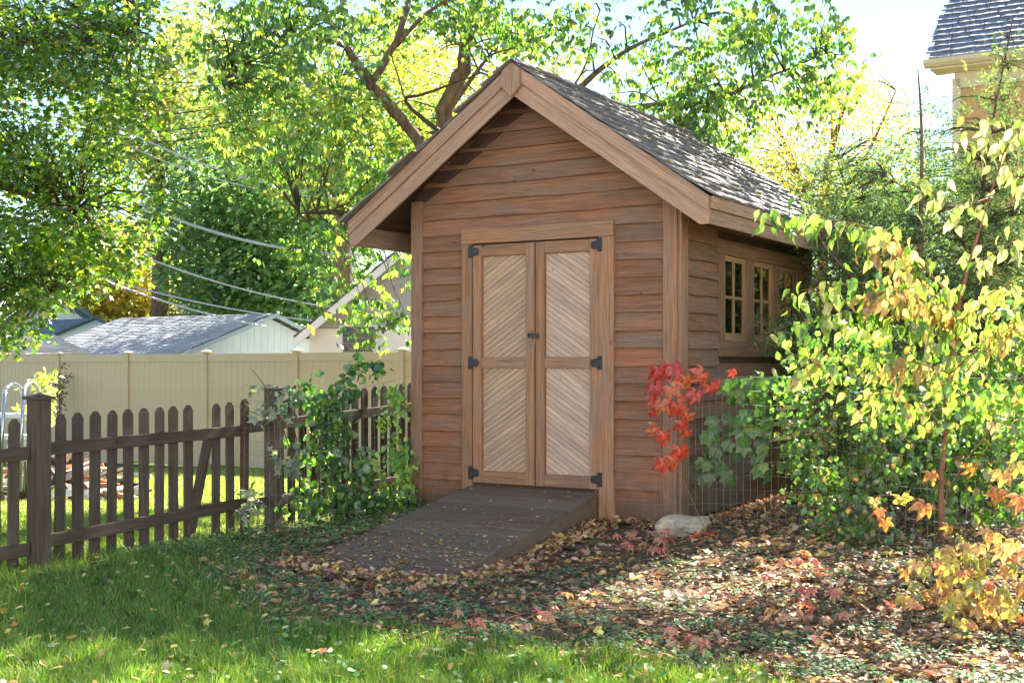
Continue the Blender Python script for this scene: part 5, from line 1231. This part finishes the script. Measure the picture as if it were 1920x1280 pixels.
leaves('foliage', OVATE, P, rdir(n_, .6), RS.randn(n_, 3)*.5+np.array([0, -.5, .8]), RS.uniform(.05, .095, n_), palette([(.06, .16, .03), (.10, .24, .04), (.045, .11, .03), (.26, .38, .06), (.14, .18, .09)], [3, 3, 2, 1, .6], n_), M['leaf'], t, wid=1.15)
t = empty('vine', (0, 0, 0)); tag(t, 'light green vine twining up the wire beside the left shed corner board', 'vine')
limb(t, [(765, 950, 10.55, .003), (755, 860, 10.55, .003), (735, 790, 10.55, .003), (745, 720, 10.5, .003)], M['twig'], 'stem', wig=.4)
C = clumps([(750, 850, 10.55, 22, 25, .05, 16), (758, 900, 10.55, 14, 40, .05, 14), (735, 770, 10.55, 14, 40, .05, 14), (700, 870, 10.5, 20, 15, .05, 6), (728, 740, 10.5, 8, 8, .03, 2)])
P = leaf_cloud(C, 8, .05, .9); n_ = len(P)
leaves('foliage', OVATE, P, rdir(n_, .8), RS.randn(n_, 3)*.4+np.array([0, -.9, .4]), RS.uniform(.035, .06, n_), palette([(.20, .36, .05), (.13, .28, .04), (.45, .48, .08)], [3, 2, .7], n_), M['leaf'], t, wid=1.2)
t = empty('weed', (0, 0, 0)); tag(t, 'grey-leaved withering weed leaning on the capped post beside the metal stake', 'weed')
limb(t, [(560, 900, 10.2, .006), (530, 800, 10.1, .005), (500, 730, 10.0, .004), (470, 690, 10.0, .002)], M['twig'], 'stem'); limb(t, [(520, 790, 10.1, .004), (440, 760, 9.9, .003)], M['twig'], 'stem')
C = clumps([(530, 742, 10, 16, 8, .05, 2), (510, 772, 10, 26, 9, .05, 4), (535, 862, 10.1, 24, 16, .06, 5), (478, 725, 10, 8, 6, .02, 1), (470, 940, 10, 16, 40, .1, 5)])
P = leaf_cloud(C, 8, .05, .8); n_ = len(P)
leaves('foliage', MAPLE, P, rdir(n_, .6), RS.randn(n_, 3)*.5+np.array([0, -.4, .9]), RS.uniform(.06, .11, n_), palette([(.26, .30, .20), (.18, .24, .14), (.32, .34, .26), (.12, .18, .08)], [3, 2, 2, 1], n_), M['leaf_solid'], t)
t = empty('weed', (0, 0, 0)); tag(t, 'tall pale yellow-green weed in front of the tan fence beside the pool ladder', 'weed')
limb(t, [(60, 880, 14, .01), (70, 780, 14, .008), (82, 705, 14, .004)], M['twig'], 'stem')
C = clumps([(80, 720, 14, 12, 22, .05, 12), (65, 770, 14, 20, 18, .1, 10), (90, 770, 14, 12, 30, .1, 8)]); P = leaf_cloud(C, 8, .06); n_ = len(P)
leaves('foliage', KITE, P, rdir(n_, .1), rdir(n_, -.5), RS.uniform(.06, .1, n_), palette([(.45, .48, .12), (.25, .36, .08)], [2, 1], n_), M['leaf'], t)
t = empty('vine', (0, 0, 0)); tag(t, 'dead brown vine clinging to the tan fence post near the ladder', 'vine')
limb(t, [(108, 860, 24.3, .012), (112, 760, 24.2, .01), (108, 690, 24.2, .006)], M['twig'], 'stem')
C = clumps([(112, 740, 24.1, 7, 55, .03, 26), (118, 700, 24.1, 5, 25, .03, 8)]); P = leaf_cloud(C, 7, .06); n_ = len(P)
leaves('foliage', KITE, P, rdir(n_, .5), rdir(n_), RS.uniform(.05, .09, n_), palette([(.16, .10, .05), (.24, .17, .08)], [1, 1], n_), M['leaf_dead'], t)

# ================================================================== GROUND COVER
def onramp(x, y):
    dx, dy = x-S0.x, y-S0.y; lx = dx*SU.x+dy*SU.y; ly = dx*SV.x+dy*SV.y
    return (lx > RX0-.01) & (lx < RX1+.01) & (ly < 0) & (ly > -RY-.02), lx, ly
def inshed(x, y):
    dx, dy = x-S0.x, y-S0.y; lx = dx*SU.x+dy*SU.y; ly = dx*SV.x+dy*SV.y
    return (lx > -.02) & (lx < SW+.02) & (ly > -.01) & (ly < SD)
def scatter(n, px0, px1, D0, D1, pw=1.5):
    D = D0+(D1-D0)*RS.rand(n)**pw; px = RS.uniform(px0, px1, n); return (px-960)/F*D, D
# lawn in front
x, y = scatter(330000, -260, 1560, 5.0, 11.4, 1.35)
k = lawn_mask(x+RS.randn(len(x))*.17, y+RS.randn(len(x))*.17) & ~inshed(x, y) & ~onramp(x, y)[0]
# ragged density
k &= (RS.rand(len(x)) < .22+.78*sstep((wob(x*1.3, y*1.3)+.8)*1.1))
x, y = x[k], y[k]; n_ = len(x); tuft = (wob(x*2.2, y*2.2)+1)/2
z = ground_z(x, y); hgt = (.020+.060*RS.rand(n_)**1.3)*(.5+1.15*tuft)
P = np.stack([x, y, z-.004], -1); lean = np.stack([RS.randn(n_)*.42+.25*np.sin(x*5+y*4), RS.randn(n_)*.42, np.ones(n_)], -1)
nd = RS.rand(n_)*2*PI
o = leaves('lawn_grass', BLADE, P, lean, np.stack([np.cos(nd), np.sin(nd), np.zeros(n_)], -1), hgt, palette([(.095, .195, .03), (.135, .25, .04), (.19, .31, .06), (.38, .34, .15), (.05, .13, .018)], [3, 4, 2.5, .9, 1.2], n_, .2), M['grass'], wid=.0042/hgt)
tag(o, None, None, None, 'stuff'); o['label'] = 'green lawn grass in front of the pickets'
# lawn beyond the picket fence, right up to the tan fence
x, y = scatter(170000, -500, 820, 9.0, 21.0, 1.1)
side = (x-FP0.x)*FN.x+(y-FP0.y)*FN.y
k = (side < .02) & (y > 9) & ~in_poly(x, y, np.array([(-5.7, 12.6), (-3.7, 12.6), (-4.4, 14.6), (-6.4, 14.6)]))
x, y = x[k], y[k]; n_ = len(x)
hgt = .03+.035*RS.rand(n_); P = np.stack([x, y, ground_z(x, y)-.004], -1); nd = RS.rand(n_)*2*PI
o = leaves('back_lawn_grass', KITE, P, np.stack([RS.randn(n_)*.6, RS.randn(n_)*.6, np.ones(n_)], -1), np.stack([np.cos(nd), np.sin(nd), np.zeros(n_)], -1), hgt, palette([(.26, .36, .10), (.34, .40, .16), (.46, .46, .24), (.18, .28, .07)], [3, 3, 2, 1.2], n_, .2), M['grass'], wid=.011/hgt)
o['kind'] = 'stuff'
# fallen leaves
def litter(n_, fn, region, size, cols, wts, name, tm=CURL, lift=.006, up=.35, wid=1.0):
    x, y = scatter(n_, *region); k = fn(x, y); x, y = x[k], y[k]; n2 = len(x); z = ground_z(x, y)
    r, lx, ly = onramp(x, y); z = np.where(r, RZ0+(zf-RZ0)*(-ly)/RY+.002, z)
    th = RS.rand(n2)*2*PI; A = np.stack([np.cos(th), np.sin(th), RS.randn(n2)*up*.6], -1); N_ = RS.randn(n2, 3)*up+np.array([0, 0, 1.0])
    o = leaves(name, tm, np.stack([x, y, z+lift+RS.rand(n2)*.014*(~r)], -1), A, N_, size[0]+(size[1]-size[0])*RS.rand(n2)**1.7, palette(cols, wts, n2, .28), M['leaf_dead'], wid=wid); o['kind'] = 'stuff'; return o
lawn_not = lambda x, y: ~lawn_mask(x, y) & ~inshed(x, y)
def bedf(x, y):
    r = onramp(x, y)[0]; k = ~lawn_mask(x+RS.randn(len(x))*.2, y+RS.randn(len(x))*.2) & ~inshed(x, y) & ~r
    side = (x-FP0.x)*FN.x+(y-FP0.y)*FN.y
    k &= side > .2
    dens = .22+.78*sstep(wob(x*1.7+3, y*1.7)+.6)
    return k & (RS.rand(len(x)) < dens)
BR = [(.48, .27, .13), (.34, .18, .09), (.58, .38, .18), (.62, .45, .15), (.19, .11, .06), (.62, .30, .17), (.50, .38, .26), (.66, .50, .13)]
litter(52000, bedf, (300, 2300, 5.0, 12.6, 1.25), (.012, .068), BR, [4, 4, 3, 1.6, 3, 1.6, 2, 1], 'leaf_litter', wid=1.15)
litter(8000, bedf, (300, 2200, 5.0, 11.5, 1.2), (.035, .085), [(.66, .48, .13), (.60, .34, .15), (.72, .33, .24), (.62, .47, .30), (.36, .20, .10)], [3, 2.4, 2.6, 1.8, 1.3], 'large_fallen_leaves', wid=.95, up=.5)
litter(1500, bedf, (300, 2200, 5.0, 11.5, 1.2), (.04, .08), [(.45, .26, .12), (.60, .34, .14), (.66, .28, .18), (.34, .22, .12)], [2, 2, 1.4, 2], 'lobed_fallen_leaves', tm=MAPLE, up=.55, lift=.012)
def driftf(x, y):
    r, lx, ly = onramp(x, y); a = (lx > RX1+.01) & (lx < RX1+.22) & (ly < .0) & (ly > -RY); b = (ly > -.16) & (ly < 0) & (lx > RX1) & (lx < SW+.1); c = (lx > SW+.02) & (lx < SW+.2) & (ly > 0) & (ly < SD); d = (ly < -RY-.02) & (ly > -RY-.28) & (lx > RX0-.1) & (lx < RX1+.1)
    return a | b | c | d
litter(90000, driftf, (500, 1900, 6.5, 13, 1.0), (.02, .075), BR, [4, 4, 3, 1.6, 3, 1.6, 2, 1], 'drifted_leaves', up=.6, lift=.02)
litter(900, lambda x, y: lawn_mask(x, y), (-200, 1500, 5.0, 10.5, 1.1), (.03, .06), [(.5, .36, .10), (.45, .25, .10), (.6, .5, .14), (.55, .5, .3)], [2, 2, 1.5, 1], 'leaves_on_lawn', lift=.04, up=.6)
litter(46, lambda x, y: lawn_mask(x, y), (-200, 900, 5.2, 8.5, 1.0), (.045, .07), [(.55, .20, .06), (.58, .40, .10), (.50, .45, .2)], [1.4, 1, 1], 'maple_leaves_on_lawn', tm=MAPLE, lift=.05, up=.5)
rampf = lambda x, y: onramp(x, y)[0] & (RS.rand(len(x)) < .03+.55*sstep((-onramp(x, y)[2]-.9)/1.2)*sstep(wob(x*2, y*2)+.8))
litter(26000, rampf, (500, 1200, 7.0, 11, 1), (.016, .045), BR, [3, 3, 3, 2, 3, 1, 2, 2], 'leaves_on_ramp', lift=.004, up=.25)
# ground ivy / clover
def ivyf(x, y):
    lm = lawn_mask(x, y); r = onramp(x, y)[0]; side = (x-FP0.x)*FN.x+(y-FP0.y)*FN.y
    near_b = lawn_mask(x-.5, y-.25) | lawn_mask(x, y-.9) | lawn_mask(x-.3, y-.6)
    p = np.where(lm, .05, np.where(near_b, .95, np.where(y < 8.2, .6, .12)))*sstep(wob(x*1.5+1, y*1.5+2)*1.9+.35)
    p = np.where((x < -.7) & (y > 8.8), .8, p)
    return (~inshed(x, y)) & (~r | (RS.rand(len(x)) < .06)) & (side > .05) & (RS.rand(len(x)) < p)
x, y = scatter(90000, 100, 2100, 5.0, 11.2, 1.2); k = ivyf(x, y); x, y = x[k], y[k]; n_ = len(x); r, lx, ly = onramp(x, y)
z = np.where(r, RZ0+(zf-RZ0)*(-ly)/RY, ground_z(x, y))+.015+RS.rand(n_)*.03*(1+1.2*((x < -.7) & (y > 8.8))); th = RS.rand(n_)*2*PI
o = leaves('ground_ivy', ROUND, np.stack([x, y, z], -1), np.stack([np.cos(th), np.sin(th), RS.randn(n_)*.15], -1), RS.randn(n_, 3)*.3+np.array([0, -.1, 1]), RS.uniform(.015, .030, n_), palette([(.11, .21, .09), (.15, .27, .11), (.08, .16, .06), (.19, .31, .15)], [3, 3, 2, 1.5], n_, .18), M['leaf_solid']); o['kind'] = 'stuff'
# greener weeds near lawn edge and left strip
def weedf(x, y):
    lm = lawn_mask(x, y); return (~inshed(x, y)) & (~onramp(x, y)[0]) & ((x < -.75) & (y > 8.7) & ~lm & (((x-FP0.x)*FN.x+(y-FP0.y)*FN.y) > .02) | lm & (x > -1.4) & (y < 6.6)) & (RS.rand(len(x)) < .35*sstep(wob(x*2, y*2)*2+.5))
x, y = scatter(15000, 300, 1500, 5.0, 11.0, 1.0); k = weedf(x, y); x, y = x[k], y[k]; n_ = len(x); th = RS.rand(n_)*2*PI
o = leaves('low_weeds', OVATE, np.stack([x, y, ground_z(x, y)+.02+RS.rand(n_)*.07], -1), np.stack([np.cos(th), np.sin(th), RS.randn(n_)*.4], -1), RS.randn(n_, 3)*.4+np.array([0, -.2, 1]), RS.uniform(.016, .042, n_), palette([(.07, .19, .03), (.10, .25, .04), (.16, .30, .06)], [3, 3, 1], n_), M['leaf_solid'], wid=1.2); o['kind'] = 'stuff'
# twigs on the ground, cones, sticks
mb = MB()
for i in range(420):
    x, y = px_ground(random.uniform(560, 1930), random.uniform(1000, 1290))
    if onramp(x, y)[0] or lawn_mask(np.array([x]), np.array([y]))[0]: continue
    a = random.uniform(0, PI); L_ = random.uniform(.06, .28); z = gz(x, y)+.025
    d = Vector((math.cos(a), math.sin(a), 0))*L_; q = Vector((x, y, z))
    mb.tube([q-d, q+Vector((random.uniform(-.02, .02), random.uniform(-.02, .02), random.uniform(.0, .03))), q+d+Vector((0, 0, random.uniform(-.01, .02)))], random.uniform(.0015, .004), 4)
o = mb.build('fallen_twigs', M['twig'], None); o['kind'] = 'stuff'
def stick(label, pts, r):
    o = MB().tube([W(a, b, c) for a, b, c in pts], r, 7).build('fallen_branch', M['bark'], None, smooth=True); tag(o, label, 'branch', 'dead branches on the bed')
stick('long dead branch rising from the litter into the creeper at the photo edge', [(1615, 1122, 7.1), (1680, 1092, 6.95), (1740, 1062, 6.85), (1800, 1044, 6.7), (1850, 1040, 6.6)], [.007, .011, .012, .011, .008])
stick('thin dead branch lying across the litter right of the sunlit patch', [(1300, 1158, 6.5), (1400, 1190, 6.2), (1480, 1180, 6.3), (1560, 1196, 6.2)], [.003, .006, .006, .003])
stick('short dead branch on the litter under the wire mesh', [(1480, 1058, 7.6), (1560, 1062, 7.5), (1650, 1060, 7.5)], [.005, .008, .005])
x, y = scatter(260, 560, 1900, 5.4, 8.6, 1.2); k = lawn_not(x, y) & ~onramp(x, y)[0]; x, y = x[k], y[k]; mb = MB()
for i in range(min(90, len(x))):
    r_ = random.uniform(.012, .024); mb.lathe([(r_*.4, -r_), (r_, -r_*.4), (r_*.95, r_*.4), (r_*.4, r_)], 6, (x[i], y[i], gz(x[i], y[i])+.02))
o = mb.build('fallen_walnuts', M['twig'], None, smooth=True); o['kind'] = 'stuff'
# leaves caught on the shed roof
n_ = 420; lx = RS.rand(n_)*1.9+.05; ly = RS.rand(n_)*RL
cc, ss = math.cos(SA), math.sin(SA); rx = HALF+lx*cosA; rz = ZR-lx*math.sin(ang); yy = ly-FO
P = np.stack([S0.x+rx*cc-yy*ss, S0.y+rx*ss+yy*cc, rz+.05], -1); th = RS.rand(n_)*2*PI
o = leaves('leaves_on_roof', CURL, P, np.stack([np.cos(th), np.sin(th), -.3*np.ones(n_)], -1), RS.randn(n_, 3)*.3+np.array([.4, -.2, .8]), RS.uniform(.02, .04, n_), palette([(.55, .42, .10), (.35, .28, .08), (.4, .25, .1)], [2, 1, 1], n_), M['leaf_dead']); o['kind'] = 'stuff'
